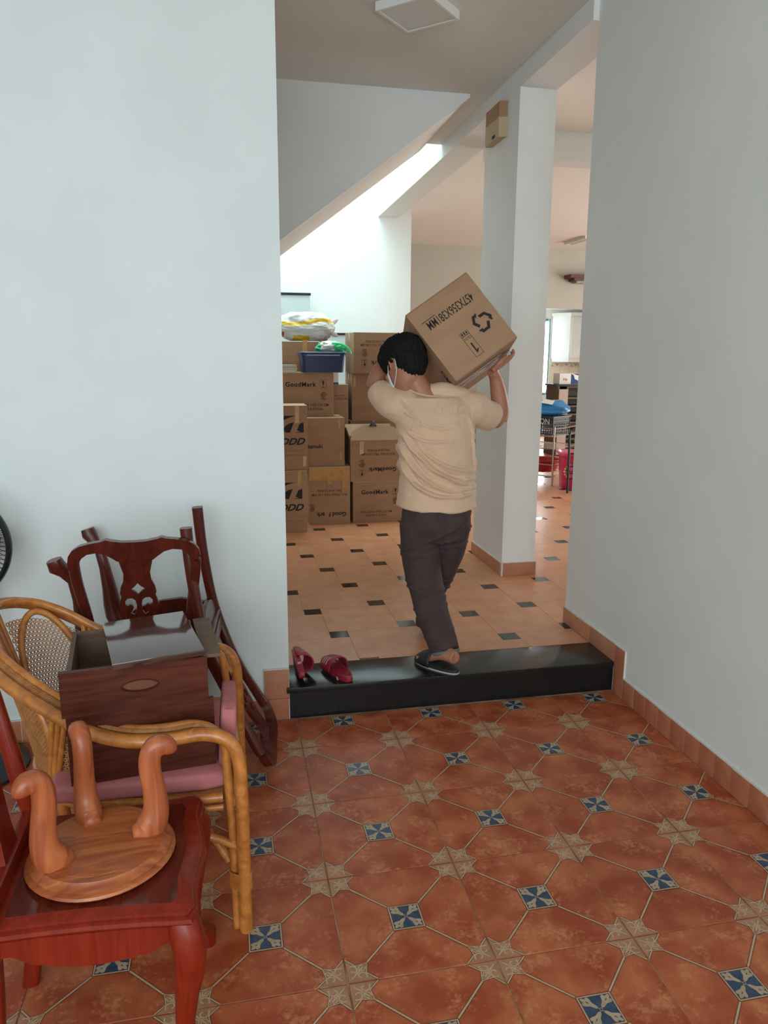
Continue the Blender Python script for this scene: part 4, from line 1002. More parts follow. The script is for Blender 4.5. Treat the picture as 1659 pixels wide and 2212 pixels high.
def carton(label, x0, x1, z0, z1, y, d, rz=0.0, group='cardboard cartons stacked in the hall', prints=(), tape='tape_clear', top=True, light_top=True, flaps=None, side='cardboard'):
    """front face spans x0..x1, z0..z1 at depth y; prints = (kind, u, v, scale, flipped) in metres from the face centre"""
    w_, h_ = x1 - x0, z1 - z0
    root = thing('cardboard_carton', label, 'box', ((x0 + x1) / 2, y, z0), (0, 0, rz), group)
    mb = MB(); t = 0.006
    if top: mb.box((0, d / 2, h_ / 2 - 0.002), (w_, d, h_ - 0.004), 0, None, 0.004)
    else:
        for a, b in (((-w_ / 2, 0, 0), (w_ / 2, t, h_)), ((-w_ / 2, d - t, 0), (w_ / 2, d, h_)), ((-w_ / 2, t, 0), (-w_ / 2 + t, d - t, h_)), ((w_ / 2 - t, t, 0), (w_ / 2, d - t, h_)), ((-w_ / 2 + t, t, 0), (w_ / 2 - t, d - t, t))): mb.span(a, b)
    bod = mb.build('body', side, root, 30)
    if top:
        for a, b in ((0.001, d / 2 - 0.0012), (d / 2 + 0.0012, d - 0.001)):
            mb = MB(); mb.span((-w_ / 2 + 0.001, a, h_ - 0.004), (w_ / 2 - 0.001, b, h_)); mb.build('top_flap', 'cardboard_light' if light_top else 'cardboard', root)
        if tape:
            mb = MB(); mb.span((-w_ / 2 - 0.0006, d / 2 - 0.025, h_), (w_ / 2 + 0.0006, d / 2 + 0.025, h_ + 0.0008)); mb.span((-w_ / 2 - 0.0012, d / 2 - 0.025, h_ - 0.07), (-w_ / 2 - 0.0002, d / 2 + 0.025, h_ + 0.0008)); mb.span((w_ / 2 + 0.0002, d / 2 - 0.025, h_ - 0.07), (w_ / 2 + 0.0012, d / 2 + 0.025, h_ + 0.0008)); mb.build('tape', tape, root)
    for pi_, (kind, u, v, sc, fl) in enumerate(prints):
        R_ = Matrix.Rotation(PI, 4, 'Y') if fl else Matrix()
        M_ = Matrix.Translation((u, -0.0012 - 0.0007 * pi_, h_ / 2 + v)) @ R_ @ Matrix.Scale(sc, 4)
        if kind == 'brand': put(text_mb('GoodMark', 0.062, 0.028, space=1.12), M_, 'brand_lettering', 'print_black', bod)
        elif kind == 'brand_worn':
            for txt, du in (('G', -.135), ('ood', -.062), ('f', .012), ('ark', .105)): put(text_mb(txt, 0.062, 0.026), M_ @ Matrix.Translation((du, 0, 0)), 'brand_lettering', 'print_black', bod)
        elif kind == 'return':
            put(text_mb('VUI LÒNG TRẢ LẠI GM', 0.030, 0.012), M_ @ Matrix.Translation((0, 0, 0.016)), 'return_lettering', 'print_brown', bod)
            put(text_mb('SAU KHI DÙNG', 0.030, 0.012), M_ @ Matrix.Translation((0, 0, -0.018)), 'return_lettering', 'print_brown', bod)
        elif kind == 'arrow': put(arrow_mark(), M_, 'arrow_mark', 'print_black', bod)
        elif kind == 'target': put(target_mark(), M_, 'ring_mark', 'print_brown', bod)
        elif kind == 'swoosh':
            put(flat([(-.22, .105), (-.005, .105), (-.06, .092), (-.12, .065), (-.165, .02), (-.22, .01)]), M_, 'logo', 'print_black', bod)
            el = [(-.020 + .090 * math.cos(a) * 1.0, .010 + .040 * math.sin(a)) for a in [PI * i / 14 + 0.35 for i in range(22)]]
            put(flat([(-.105, -.020), (-.110, .000), (-.095, .022), (-.062, .044), (-.026, .052), (-.058, -.030), (-.085, -.030)]), M_, 'logo', 'print_black', bod)
            put(flat([(.052, .052), (.052, -.030), (-.012, -.030), (-.012, -.026), (.022, -.024)]), M_, 'logo', 'print_black', bod)
            put(flat([(.052, .052), (.020, .040), (-.002, -.012), (.022, -.022)]), M_, 'logo', 'print_black', bod)
            put(text_mb('DDD', 0.075, 0.03, 0.4, 1.15), M_ @ Matrix.Translation((-0.045, 0, -.105)), 'brand_lettering', 'print_black', bod)
            put(frame_lines(0.26, 0.038, 0.0016), M_ @ Matrix.Translation((-0.075, 0, -0.195)), 'frame_mark', 'print_brown', bod)
        elif kind == 'maker': put(text_mb('Huhtamaki', 0.050, 0.020), M_, 'brand_lettering', 'print_black', bod)
        elif kind == 'tape_v': put(flat([(-.022, -.09), (.022, -.085), (.024, .09), (-.020, .085)]), M_, 'tape_strip', 'tape_brown', bod)
        elif kind == 'tape_c': put(flat([(-.022, -.07), (.022, -.065), (.024, .07), (-.020, .065)]), M_, 'tape_strip', 'tape_clear', bod)
        elif kind == 'tape_h': put(flat([(-.18, -.03), (.18, -.034), (.18, .032), (-.18, .034)]), M_, 'tape_strip', 'tape_brown', bod)
    return root
F_ = False
carton('bottom carton with black swoosh logo beside the white wall, half hidden by it', -0.10, 0.362, ZU, 0.665, 4.42, 0.26, prints=(('swoosh', 0.140, 0.055, 1.0, F_), ('tape_v', 0.17, 0.20, 0.7, F_)), tape='tape_brown')
carton('upper carton with black swoosh logo beside the white wall, second in its stack', -0.09, 0.374, 0.6675, 1.190, 4.435, 0.26, prints=(('swoosh', 0.150, 0.075, 1.0, F_), ('tape_v', 0.150, 0.19, 0.8, F_), ('tape_c', 0.205, -0.19, 0.6, F_)), tape='tape_brown')
carton('upside-down printed floor carton swathed in brown tape, middle of bottom row', 0.407, 0.764, ZU, 0.650, 4.69, 0.40, prints=(('return', 0.0, 0.025, 1.0, True), ('brand_worn', 0.01, -0.165, 0.85, True), ('target', -0.155, -0.105, 0.9, True), ('tape_h', 0.0, 0.165, 0.97, F_), ('tape_h', 0.0, 0.215, 0.97, F_), ('tape_v', 0.0, 0.165, 0.8, F_), ('tape_v', 0.13, 0.145, 0.9, F_)), tape='tape_brown')
carton('floor carton reading GoodMark upright, right of bottom row beside the trousers', 0.790, 1.247, ZU, 0.512, 4.70, 0.36, prints=(('brand', -0.035, 0.085, 0.80, F_), ('return', -0.02, -0.105, 0.90, F_), ('arrow', 0.150, 0.090, 0.95, F_), ('target', 0.150, 0.005, 0.9, F_)))
op = carton('open carton with raised flaps, printed upside down, on the rightmost floor carton', 0.769, 1.222, 0.5135, 0.872, 4.70, 0.36, top=False, prints=(('return', 0.02, 0.075, 0.95, True), ('brand', 0.06, -0.075, 0.80, True), ('target', -0.125, -0.025, 1.0, True), ('arrow', -0.125, -0.105, 0.85, True), ('tape_c', -0.13, 0.115, 0.8, F_)))
w_ = 1.222 - 0.769; h_ = 0.3585
mb = MB(); mb.prism([(-w_ / 2 + 0.004, 0), (w_ / 2 - 0.004, 0), (w_ / 2 - 0.006, 0.055), (w_ / 2 - 0.07, 0.112), (0.05, 0.130), (-0.11, 0.130), (-w_ / 2 + 0.01, 0.075)], 'y', -0.003, 0.003, 0, Matrix.Translation((0, 0.004, h_)) @ Matrix.Rotation(-0.10, 4, 'X')); mb.build('front_flap', 'cardboard_light', op)
mb = MB(); mb.prism([(-w_ / 2 + 0.004, 0), (w_ / 2 - 0.004, 0), (w_ / 2 - 0.02, 0.12), (-w_ / 2 + 0.02, 0.12)], 'y', -0.003, 0.003, 0, Matrix.Translation((0, 0.356, h_)) @ Matrix.Rotation(-0.55, 4, 'X')); mb.build('rear_flap', 'cardboard_light', op)
for s in (-1, 1):
    mb = MB(); mb.prism([(0.01, 0), (0.35, 0), (0.32, 0.11), (0.04, 0.11)], 'x', -0.003, 0.003, 0, Matrix.Translation((s * (w_ / 2 - 0.004), 0, h_)) @ Matrix.Rotation(s * (0.30 if s < 0 else 0.62), 4, 'Y')); mb.build('side_flap', 'cardboard', op)
carton('plain carton lettered Huhtamaki, on the tape-swathed floor carton', 0.275, 0.722, 0.652, 1.066, 4.72, 0.36, prints=(('maker', -0.070, -0.035, 0.95, F_), ('tape_v', 0.178, 0.16, 0.45, F_), ('tape_v', 0.19, -0.12, 0.4, F_)), tape='tape_brown')
carton('carton reading GoodMark upright with pale lid, under the blue tub', 0.190, 0.650, 1.0685, 1.441, 4.86, 0.36, prints=(('brand', -0.055, 0.085, 0.86, F_), ('arrow', 0.140, 0.090, 1.05, F_), ('target', 0.142, -0.010, 1.0, F_), ('return', 0.03, -0.105, 1.0, F_)), tape='tape_grey')
carton('narrow visible carton printed upside down behind the Huhtamaki carton', 0.560, 0.838, 0.95, 1.326, 5.24, 0.36, prints=(('return', 0.02, 0.075, 0.8, True), ('target', 0.045, -0.135, 0.9, True)))
carton('supporting carton in deep shade behind the Huhtamaki carton', 0.58, 0.85, 0.55, 0.949, 5.25, 0.35)
carton('wide carton in deep shade on the floor behind the bottom row', 0.50, 1.25, ZU, 0.549, 5.22, 0.40)
carton('plain carton with brown tape at its edge, behind the open carton', 0.872, 1.290, 0.992, 1.428, 5.24, 0.40, prints=(('tape_v', -0.185, 0.14, 0.5, F_),), tape='tape_brown')
carton('support carton under the plain taped carton, mostly behind the open flaps', 0.862, 1.300, 0.55, 0.991, 5.26, 0.38)
carton('topmost right carton printed upside down, next to the head', 0.872, 1.330, 1.4295, 1.790, 5.14, 0.42, 0.03, prints=(('return', -0.02, 0.085, 0.95, True), ('target', -0.130, 0.00, 0.95, True), ('arrow', -0.130, -0.090, 0.95, True), ('brand', 0.06, -0.085, 0.85, True)), side='cardboard')
carton('topmost left carton with brown tape, under the white sack', 0.10, 0.745, 1.4425, 1.706, 5.30, 0.36, prints=(('tape_v', 0.03, 0.06, 1.0, F_), ('tape_v', 0.17, 0.09, 0.6, F_)), tape='tape_brown', light_top=False)
carton('carton under the topmost left carton, behind the pale-lidded one', 0.12, 0.540, 1.102, 1.442, 5.34, 0.34)
carton('plain floor carton peeking out between the t-shirt and the pillar', 1.780, 2.095, ZU, 1.045, 5.30, 0.40, prints=())
# ------------------------------------------------------------------ the carried carton
cr = thing('carried_carton', 'cardboard carton marked 457X356X381MM carried on the shoulder', 'box')
cr.matrix_world = Matrix.Translation(BC) @ BR.to_4x4()
W2, H2, D2 = 0.178, 0.1905, 0.457
mb = MB(); mb.box((0, D2 / 2, 0), (2 * W2, D2, 2 * H2), 0, None, 0.004); bod = mb.build('body', 'cardboard', cr, 30)
# flaps of its lid (upper left side) slightly sprung, tape along the underside
for a, b, lift in ((0.002, D2 / 2 - 0.001, 0.012), (D2 / 2 + 0.001, D2 - 0.002, 0.004)):
    mb = MB(); mb.span((-W2 + 0.002, a, 0), (W2 - 0.002, b, 0.004)); M_ = Matrix.Translation((0, 0, H2 + 0.0005)) @ Matrix.Rotation(-lift if a < .1 else lift, 4, 'X')
    mb2 = MB(); mb2.add(mb.v, mb.f, 0, M_); mb2.build('top_flap', 'cardboard', cr)
for a, b in ((0.002, D2 / 2 - 0.001), (D2 / 2 + 0.001, D2 - 0.002)):
    mb = MB(); mb.span((-W2 + 0.002, a, -H2 - 0.0035), (W2 - 0.002, b, -H2)); mb.build('bottom_flap', 'cardboard', cr)
for y0, rot in ((0.16, 0.25), (0.20, -0.2), (0.12, 0.05), (0.235, 0.02)):
    mb = MB(); mb.box((0, 0, 0), (0.30, 0.020, 0.0006), 0, Matrix.Translation((-0.04, y0, -H2 - 0.0045)) @ Matrix.Rotation(rot, 4, 'Z')); mb.build('tape', 'tape_clear', cr)
def face(u, v, rot=PI, sc=1.0): return Matrix.Translation((u, -0.0008, v)) @ Matrix.Rotation(rot, 4, 'Y') @ Matrix.Scale(sc, 4)
put(text_mb('457X356X381MM', 0.060, 0.010, sx=0.565, space=1.02), face(0.0, 0.090), 'size_lettering', 'print_black', bod)
put(flat([(-.038, -.0015), (.038, -.0015), (.038, .0015), (-.038, .0015)]), face(-0.105, 0.1155), 'underline', 'print_black', bod)
# recycling sign: three folded arrows
for k_ in range(3):
    mb = MB()
    mb.add([(x, 0, z) for x, z in ((-0.030, 0.012), (-0.012, 0.042), (0.012, 0.042), (0.020, 0.029), (0.005, 0.029), (-0.004, 0.0285), (-0.0165, 0.0065))], [tuple(range(7))])
    mb.add([(x, 0, z) for x, z in ((0.010, 0.043), (0.021, 0.025), (0.015, 0.0215), (0.038, 0.0215), (0.041, 0.031), (0.0355, 0.028), (0.026, 0.043))], [tuple(range(7))])
    M_ = face(0.092, -0.038, PI, 1.0) @ Matrix.Translation((0, 0, -0.0)) @ Matrix.Rotation(k_ * 2 * PI / 3, 4, 'Y') @ Matrix.Translation((0, 0, 0.004))
    put(mb, M_, 'recycling_arrow', 'print_black', bod)
lb = merged((frame_lines(0.040, 0.118, 0.0016), 0, 0), (flat([(-.020, .0240), (.020, .0240), (.020, .0256), (-.020, .0256)]), 0, 0), (flat([(-.020, .0300), (.020, .0300), (.020, .0316), (-.020, .0316)]), 0, 0), (flat([(-.020, .0395), (.020, .0395), (.020, .0420), (-.020, .0420)]), 0, 0))
Lm = face(-0.012, -0.092, PI, 1.12)
put(lb, Lm @ Matrix.Rotation(PI, 4, 'Y'), 'label_frame', 'print_black', bod)
put(flat([(-.003, -.024), (.0035, -.024), (.0035, .024), (-.002, .024), (-.013, .013), (-.010, .009), (-.003, .014)]), Lm @ Matrix.Translation((0.001, 0, 0.020)), 'label_digit', 'print_black', bod)
for du in (-0.011, 0.0, 0.011):
    put(merged((flat([(-.003, -.005), (.003, -.005), (.003, .0), (-.003, 0)]), 0, 0), (flat([(-.005, .0), (.005, .0), (0, .007)]), 0, 0)), Lm @ Matrix.Translation((du, 0, -0.050)), 'label_mark', 'print_black', bod)
put(text_mb('GM', 0.055, 0.02), Matrix.Translation((-W2 - 0.0008, 0.10, -0.135)) @ Matrix.Rotation(-PI / 2, 4, 'Z') @ Matrix.Rotation(PI / 2, 4, 'Y'), 'side_lettering', 'print_black', bod)

# ------------------------------------------------------------------ things on top of the cartons
mat('tub_blue', (0.006, 0.020, 0.085), 0.35); mat('tub_lid', (0.010, 0.045, 0.16), 0.3)
mat('sack_white', (0.72, 0.72, 0.70), 0.35, (0.62, 0.62, 0.61), 6, bump=0.5, bscale=14)
mat('sack_yellow', (0.75, 0.46, 0.03), 0.35); mat('sack_red', (0.5, 0.03, 0.03), 0.4); mat('sack_print', (0.30, 0.36, 0.40), 0.5)
mat('bag_green', (0.03, 0.50, 0.18), 0.3); mat('bag_white', (0.70, 0.68, 0.62), 0.4, bump=0.4, bscale=30)
mat('paper', (0.62, 0.58, 0.50), 0.8); mat('paper_grey', (0.36, 0.36, 0.34), 0.7); mat('board_white', (0.52, 0.60, 0.60), 0.4)
# blue tub with clip lid
tb = thing('storage_tub', 'dark blue plastic tub with blue lid on the pale-lidded carton', 'tub', (0.560, 4.96, 1.4425))
def rr(w_, d_, z, r=0.03, n=5):
    P = []
    for cx0, cy0, a0 in ((w_ / 2 - r, d_ / 2 - r, 0), (-w_ / 2 + r, d_ / 2 - r, PI / 2), (-w_ / 2 + r, -d_ / 2 + r, PI), (w_ / 2 - r, -d_ / 2 + r, 1.5 * PI)):
        for i in range(n): a = a0 + PI / 2 * i / (n - 1); P.append((cx0 + r * math.cos(a), cy0 + r * math.sin(a), z))
    return P
mb = MB(); mb.loft([rr(0.35, 0.25, 0), rr(0.375, 0.27, 0.135), rr(0.385, 0.28, 0.136), rr(0.385, 0.28, 0.150)]); mb.build('tub', 'tub_blue', tb, 40)
mb = MB(); mb.loft([rr(0.395, 0.29, 0.1502), rr(0.400, 0.295, 0.155), rr(0.400, 0.295, 0.168), rr(0.385, 0.28, 0.172), rr(0.37, 0.265, 0.168)]); mb.build('lid', 'tub_lid', tb, 40)
mb = MB(); mb.span((-0.14, -0.1495, 0.140), (0.14, -0.1465, 0.150)); mb.build('clip_bar', 'paper_grey', tb)
mb = MB(); mb.loft([[(x, y, z) for x, y in ((-.035, -.03), (.035, -.03), (.035, .03), (-.035, .03))] for z in (0, 0.01, 0.10, 0.105)])
bx0 = thing('drink_carton', 'small white and teal packet under the end of the blue tub', 'packet', (0.690, 5.02 + 0.14, 1.3275)); 
mb = MB(); mb.box((0, 0.04, 0.055), (0.09, 0.08, 0.110), 0, None, 0.004); mb.build('packet', 'bag_white', bx0, 30)
mb = MB(); mb.span((-0.046, -0.0012, 0.002), (0.046, 0.0, 0.022)); mb.build('band', 'tub_lid', bx0)
# papers and notebooks
for i, (z, m_, lab, w2) in enumerate(((1.4425, 'paper', 'lowest tan folder of the small pile beside the blue tub', 0.16), (1.4635, 'cardboard_light', 'middle tan folder of the small pile beside the blue tub', 0.15), (1.4845, 'paper_grey', 'top grey notebook of the small pile beside the blue tub', 0.15))):
    r_ = thing('notebook', lab, 'notebook', (0.262 + 0.006 * (i % 2), 5.00, z), (0, 0, 0.03 * i))
    mb = MB(); mb.span((-w2 / 2, -0.11, 0), (w2 / 2, 0.11, 0.003)); mb.span((-w2 / 2, -0.11, 0.017), (w2 / 2, 0.11, 0.020)); mb.build('cover', m_, r_)
    mb = MB(); mb.span((-w2 / 2 + 0.004, -0.106, 0.003), (w2 / 2 - 0.004, 0.106, 0.017)); mb.build('pages', 'paper', r_)
# white and yellow sack
def crumple(size, seed, amp, n=28):
    bm = bmesh.new(); bmesh.ops.create_cube(bm, size=2.0); bmesh.ops.subdivide_edges(bm, edges=list(bm.edges), cuts=n, use_grid_fill=True)
    for v in bm.verts:
        p = v.co.copy(); r = (abs(p.x) ** 3.5 + abs(p.y) ** 3.5 + abs(p.z) ** 2.2) ** (1 / 2.8); q = p / max(r, 1e-5)
        ed = max(abs(q.x), abs(q.y)); q.z *= (1 - 0.55 * ed ** 4)
        v.co = Vector((q.x * size[0], q.y * size[1], q.z * size[2]))
        nn = noise.noise(Vector((q.x * 2.2 + seed, q.y * 2.2, q.z * 2.2))) + 0.5 * abs(noise.noise(Vector((q.x * 5 + seed, q.y * 5, q.z * 5)))) * 2 - .3
        v.co += q * amp * nn
    return bm
sk = thing('plastic_sack', 'white plastic sack with yellow band lying on the top left carton', 'sack', (0.47, 5.44, 1.835))
bm = crumple((0.27, 0.17, 0.135), 3.0, 0.020, 24)
for v in bm.verts:
    if v.co.z < -0.118: v.co.z = -0.118 - (v.co.z + 0.118) * 0.02
mb = MB(); mb.bm(bm)
for i, f in enumerate(mb.f):
    c_ = sum((Vector(mb.v[k_]) for k_ in f), Vector()) / len(f)
    wv = 0.012 * math.sin(c_.x * 14) + 0.10 * max(0, c_.x) 
    mb.m[i] = 1 if (0.020 + wv < c_.z < 0.055 + wv and c_.y < 0.05) else 2 if (c_.x < -0.20 and c_.z < -0.04) else 1 if (c_.z < -0.075 and -0.12 < c_.x < 0.02 and c_.y < 0) else 0
mb.build('sack', ['sack_white', 'sack_yellow', 'sack_red'], sk, 80)
for cx0, cz0, s in ((0.268, 0.055, 1), (0.262, -0.055, 1)):   # gathered corners
    mb = MB(); ell(mb, (0, 0, 0), (0.045, 0.010, 0.022), None, 12); M_ = Matrix.Translation((cx0, -0.02, cz0)) @ Matrix.Rotation(-0.6 if cz0 > 0 else 0.5, 4, 'Y')
    t = MB(); t.add(mb.v, mb.f, 0, M_); t.build('corner', 'sack_white', sk, 60)
# green and white carrier bag on the tub
gb = thing('carrier_bag', 'crumpled green and white carrier bag lying on the blue tub', 'bag', (0.645, 4.955, 1.652))
bm = crumple((0.135, 0.085, 0.052), 9.0, 0.016, 18); mb = MB(); 
for v in bm.verts: v.co.z = max(v.co.z - 0.10 * max(0, v.co.x) ** 1.2 * 2, -0.036 - 0.35 * max(0, v.co.x - 0.09))
mb.bm(bm)
for i, f in enumerate(mb.f):
    c_ = sum((Vector(mb.v[k_]) for k_ in f), Vector()) / len(f); mb.m[i] = 1 if (c_.x > 0.055 + 0.5 * c_.y or c_.x < -0.095) and c_.z > -0.03 else 0
mb.build('bag', ['bag_white', 'bag_green'], gb, 80)
mb = MB(); mb.tube(spline([(0.00, -0.06, 0.040), (0.06, -0.09, 0.035), (0.13, -0.10, -0.005), (0.16, -0.09, -0.050)], 6), 0.016, 8, flat=0.35); mb.build('handle', 'bag_green', gb, 60)
# binder clip and red scrap in the open carton
bc = thing('binder_clip', 'black binder clip gripping the raised flap of the open carton', 'clip', (0.965, 4.70, 0.990))
mb = MB(); mb.prism([(-0.034, 0.0), (0.034, 0.0), (0.012, 0.030), (0.008, 0.042), (-0.008, 0.042), (-0.012, 0.030)], 'y', -0.012, 0.012); mb.build('body', 'black_plastic', bc)
mb = MB(); mb.tube(spline([(-0.007, -0.014, 0.005), (-0.006, -0.016, 0.035), (0, -0.016, 0.050), (0.006, -0.016, 0.035), (0.007, -0.014, 0.005)], 5), 0.002, 6); mb.build('wire_arm', 'grey_metal', bc, 60)
# whiteboard leaning on the back wall
wb = thing('whiteboard', 'pale board with black top rail against the bright back wall, left of the sack', 'board', (0.10, 7.05, 1.70))
mb = MB(); mb.span((-0.80, 0.0, ZU - 1.70), (0.595, 0.02, 0.545)); mb.build('panel', 'board_white', wb)
mb = MB(); mb.span((-0.80, -0.012, 0.545), (0.605, 0.03, 0.572), bev=0.004); mb.build('top_rail', 'black_plastic', wb, 30)
wb2 = thing('whiteboard', 'lower pale board with black rail behind the topmost cartons', 'board', (1.05, 7.0, ZU))
mb = MB(); mb.span((-0.30, 0.0, 0.0), (0.30, 0.02, 1.665)); mb.build('panel', 'board_white', wb2)
mb = MB(); mb.span((-0.31, -0.012, 1.665), (0.31, 0.03, 1.690), bev=0.004); mb.build('top_rail', 'black_plastic', wb2, 30)
# ------------------------------------------------------------------ red slides on the step
mat('slide_red', (0.26, 0.014, 0.030), 0.45, (0.31, 0.020, 0.040), 20); mat('slide_sole', (0.05, 0.008, 0.012), 0.5); mat('slide_print', (0.62, 0.40, 0.38), 0.6)
def slide(label, M_):
    root = thing('slide_sandal', label, 'sandal', group=None); root.matrix_world = M_
    def out(sc, z, lift=0.0):
        P = []
        for k_ in range(40):
            a = 2 * PI * k_ / 40; u, v = math.cos(a), math.sin(a)
            wd = 0.0385 + 0.010 * max(0, u) + 0.003 * u; x = 0.128 * u * sc
            P.append((wd * sc * math.copysign(abs(v) ** .8, v) - 0.004 * u, x, z + (0.010 * max(0, u) ** 3) + lift * (abs(v) if u < 0 else 0)))
        return P
    mb = MB(); mb.loft([out(.95, 0.0), out(.985, 0.004), out(1.0, 0.018), out(.985, 0.027), out(.90, 0.0285), out(.84, 0.024), out(.5, 0.0225)]); fb = mb.build('footbed', 'slide_red', root, 50)
    mb = MB(); mb.loft([out(.93, -0.0012), out(.95, 0.0)]); mb.build('sole', 'slide_sole', fb)
    arcs = []; n_ = 18
    for i in range(9):
        t = i / 8; y = lerp(-0.012, 0.082, t); wd = 0.046 + 0.0055 * math.sin(PI * min(1, t * .9)); ht = lerp(0.072, 0.044, t)
        arcs.append([(wd * math.copysign(abs(math.cos(a)) ** .75, math.cos(a)), y + (0.010 * math.sin(a) * (1 - t) * -1), 0.012 + ht * math.sin(a) ** .8) for a in [PI * j / n_ for j in range(n_ + 1)]])
    mb = MB(); m_ = n_ + 1
    mb.add([p for r in arcs for p in r], [(i * m_ + j, i * m_ + j + 1, (i + 1) * m_ + j + 1, (i + 1) * m_ + j) for i in range(8) for j in range(n_)])
    up = mb.build('strap', 'slide_red', root, 60, fix=False); md = up.modifiers.new('thickness', 'SOLIDIFY'); md.thickness = 0.006; md.offset = 0
    for q in range(3):
        mb = MB(); t0 = 0.30 + 0.20 * q
        def S_(t, a):
            y = lerp(-0.012, 0.082, t); wd = 0.0495 + 0.0055 * math.sin(PI * min(1, t * .9)); ht = lerp(0.0755, 0.0475, t)
            return (wd * math.copysign(abs(math.cos(a)) ** .75, math.cos(a)), y + (0.010 * math.sin(a) * (1 - t) * -1), 0.012 + ht * math.sin(a) ** .8)
        rows = []
        for a in [PI - 0.42 - 0.08 * i for i in range(10)]: rows += [S_(t0, a), S_(t0 + 0.085, a)]
        mb.add(rows, [(2 * i, 2 * i + 1, 2 * i + 3, 2 * i + 2) for i in range(9)]); mb.build('stripe', 'slide_print', up, fix=False)
    mb = MB(); mb.add([(-0.0400, -0.075, 0.006), (-0.0388, -0.093, 0.006), (-0.0388, -0.093, 0.022), (-0.0402, -0.075, 0.022)], [(0, 1, 2, 3)]); mb.build('side_tag', 'slide_print', root, fix=False)
    return root
slide('red slide sandal with white stripes lying flat on the black step', Matrix.Translation((0.200, 1.575, ZU + 0.0013)) @ Matrix.Rotation(0.30, 4, 'Z'))
slide('red slide sandal standing on its side against the wall end', Matrix.Translation((0.0065, 1.590, ZU + 0.0525)) @ Matrix.Rotation(0.06, 4, 'Z') @ Matrix.Rotation(PI / 2 - 0.12, 4, 'Y'))
# ------------------------------------------------------------------ ceiling panel light, cardboard cover on the pillar
mat('lamp_white', (0.72, 0.72, 0.70), 0.5); mat('lamp_diffuser', (0.60, 0.61, 0.58), 0.35)
def lamp(label, c, w_, d_, rz, h_=0.04):
    root = thing('ceiling_light', label, 'light', (c[0], c[1], c[2]), (0, 0, rz))
    mb = MB()
    mb.plate([(-w_ / 2, -d_ / 2), (w_ / 2, -d_ / 2), (w_ / 2, d_ / 2), (-w_ / 2, d_ / 2)], [[(-w_ / 2 + .014, -d_ / 2 + .014), (-w_ / 2 + .014, d_ / 2 - .014), (w_ / 2 - .014, d_ / 2 - .014), (w_ / 2 - .014, -d_ / 2 + .014)]], 'z', -h_, 0.0); mb.build('frame', 'lamp_white', root)
    mb = MB(); mb.span((-w_ / 2 + .0145, -d_ / 2 + .0145, -h_ + 0.004), (w_ / 2 - .0145, d_ / 2 - .0145, -h_ + 0.009)); mb.build('diffuser', 'lamp_diffuser', root)
lamp('square white ceiling panel light above the opening, switched off', (0.722, 2.312, ZC), 0.298, 0.298, math.radians(45.5))
lamp('long slim ceiling light near the far right wall', (4.73, 8.80, ZC), 0.12, 0.62, 0.05)
bk = thing('cardboard_cover', 'small folded cardboard cover taped high on the pillar', 'cover', (1.4995, 3.255, 2.915))
Ly_, Lz_ = 0.27, 0.205
mb = MB(); mb.prism([(0, -Ly_ / 2), (-0.048, -Ly_ / 2 + 0.022), (-0.048, Ly_ / 2), (0, Ly_ / 2)], 'z', 0.0, Lz_ * 0.56); mb.build('lower_half', 'cardboard_light', bk)
mb = MB(); mb.prism([(0, -Ly_ / 2), (-0.047, -Ly_ / 2 + 0.022), (-0.047, Ly_ / 2), (0, Ly_ / 2)], 'z', Lz_ * 0.565, Lz_); mb.build('upper_half', 'cardboard', bk)
mb = MB(); mb.span((-0.0495, -0.05, 0.012), (-0.0482, 0.0, 0.030)); mb.build('slot', 'print_black', bk)
# ------------------------------------------------------------------ kitchen seen through the gap
mat('cab_white', (0.74, 0.75, 0.70), 0.35); mat('kitchen_tile', (0.70, 0.62, 0.44), 0.35, (0.66, 0.58, 0.40), 5); mat('border_tile', (0.66, 0.58, 0.46), 0.4); mat('border_brown', (0.36, 0.17, 0.09), 0.4); mat('border_grey', (0.30, 0.30, 0.26), 0.4)
mat('window_frame', (0.05, 0.22, 0.24), 0.4); mat('kit_white', (0.80, 0.82, 0.82), 0.5)
wall('wall_kitchen_left', (4.35, 10.0, -0.1), (4.55, 12.6, ZC), 'plaster_white')
wall('ceiling_kitchen', (4.35, 10.0, 2.62), (8.5, 12.6, 2.8), 'plaster_white')
wall('wall_kitchen_right', (8.3, 10.0, -0.1), (8.5, 12.6, 2.7), 'plaster_white')
mb = MB(); YK = 12.30
mb.span((4.55, YK, -0.1), (5.30, YK + 0.15, 2.7)); mb.span((5.93, YK, -0.1), (8.5, YK + 0.15, 2.7)); mb.span((5.30, YK, -0.1), (5.93, YK + 0.15, 0.86)); mb.span((5.30, YK, 2.32), (5.93, YK + 0.15, 2.7)); struct('wall_kitchen_back', mb, 'plaster_white')
kb = bpy.data.objects['wall_kitchen_back']
for i in range(10):
    for j in range(5):
        xa = 5.95 + i * 0.20; za = ZU + 0.25 * j
        mb = MB(); mb.span((xa + 0.002, YK - 0.012, za + 0.002), (xa + 0.198, YK, za + 0.248)); mb.build('wall_tile', 'kitchen_tile', kb)
for i in range(10):
    xa = 5.95 + i * 0.20
    mb = MB(); mb.span((xa + 0.002, YK - 0.015, 1.402), (xa + 0.198, YK, 1.475)); o = mb.build('border_tile', 'border_tile', kb)
    for tri, m_ in ((((.02, .01), (.08, .01), (.05, .055)), 'border_grey'), (((.10, .06), (.19, .06), (.145, .015)), 'border_brown')):
        t = MB(); t.add([(xa + a, YK - 0.0165, 1.405 + b) for a, b in tri], [(0, 1, 2)]); t.build('motif', m_, o, fix=False)
wn = MB()
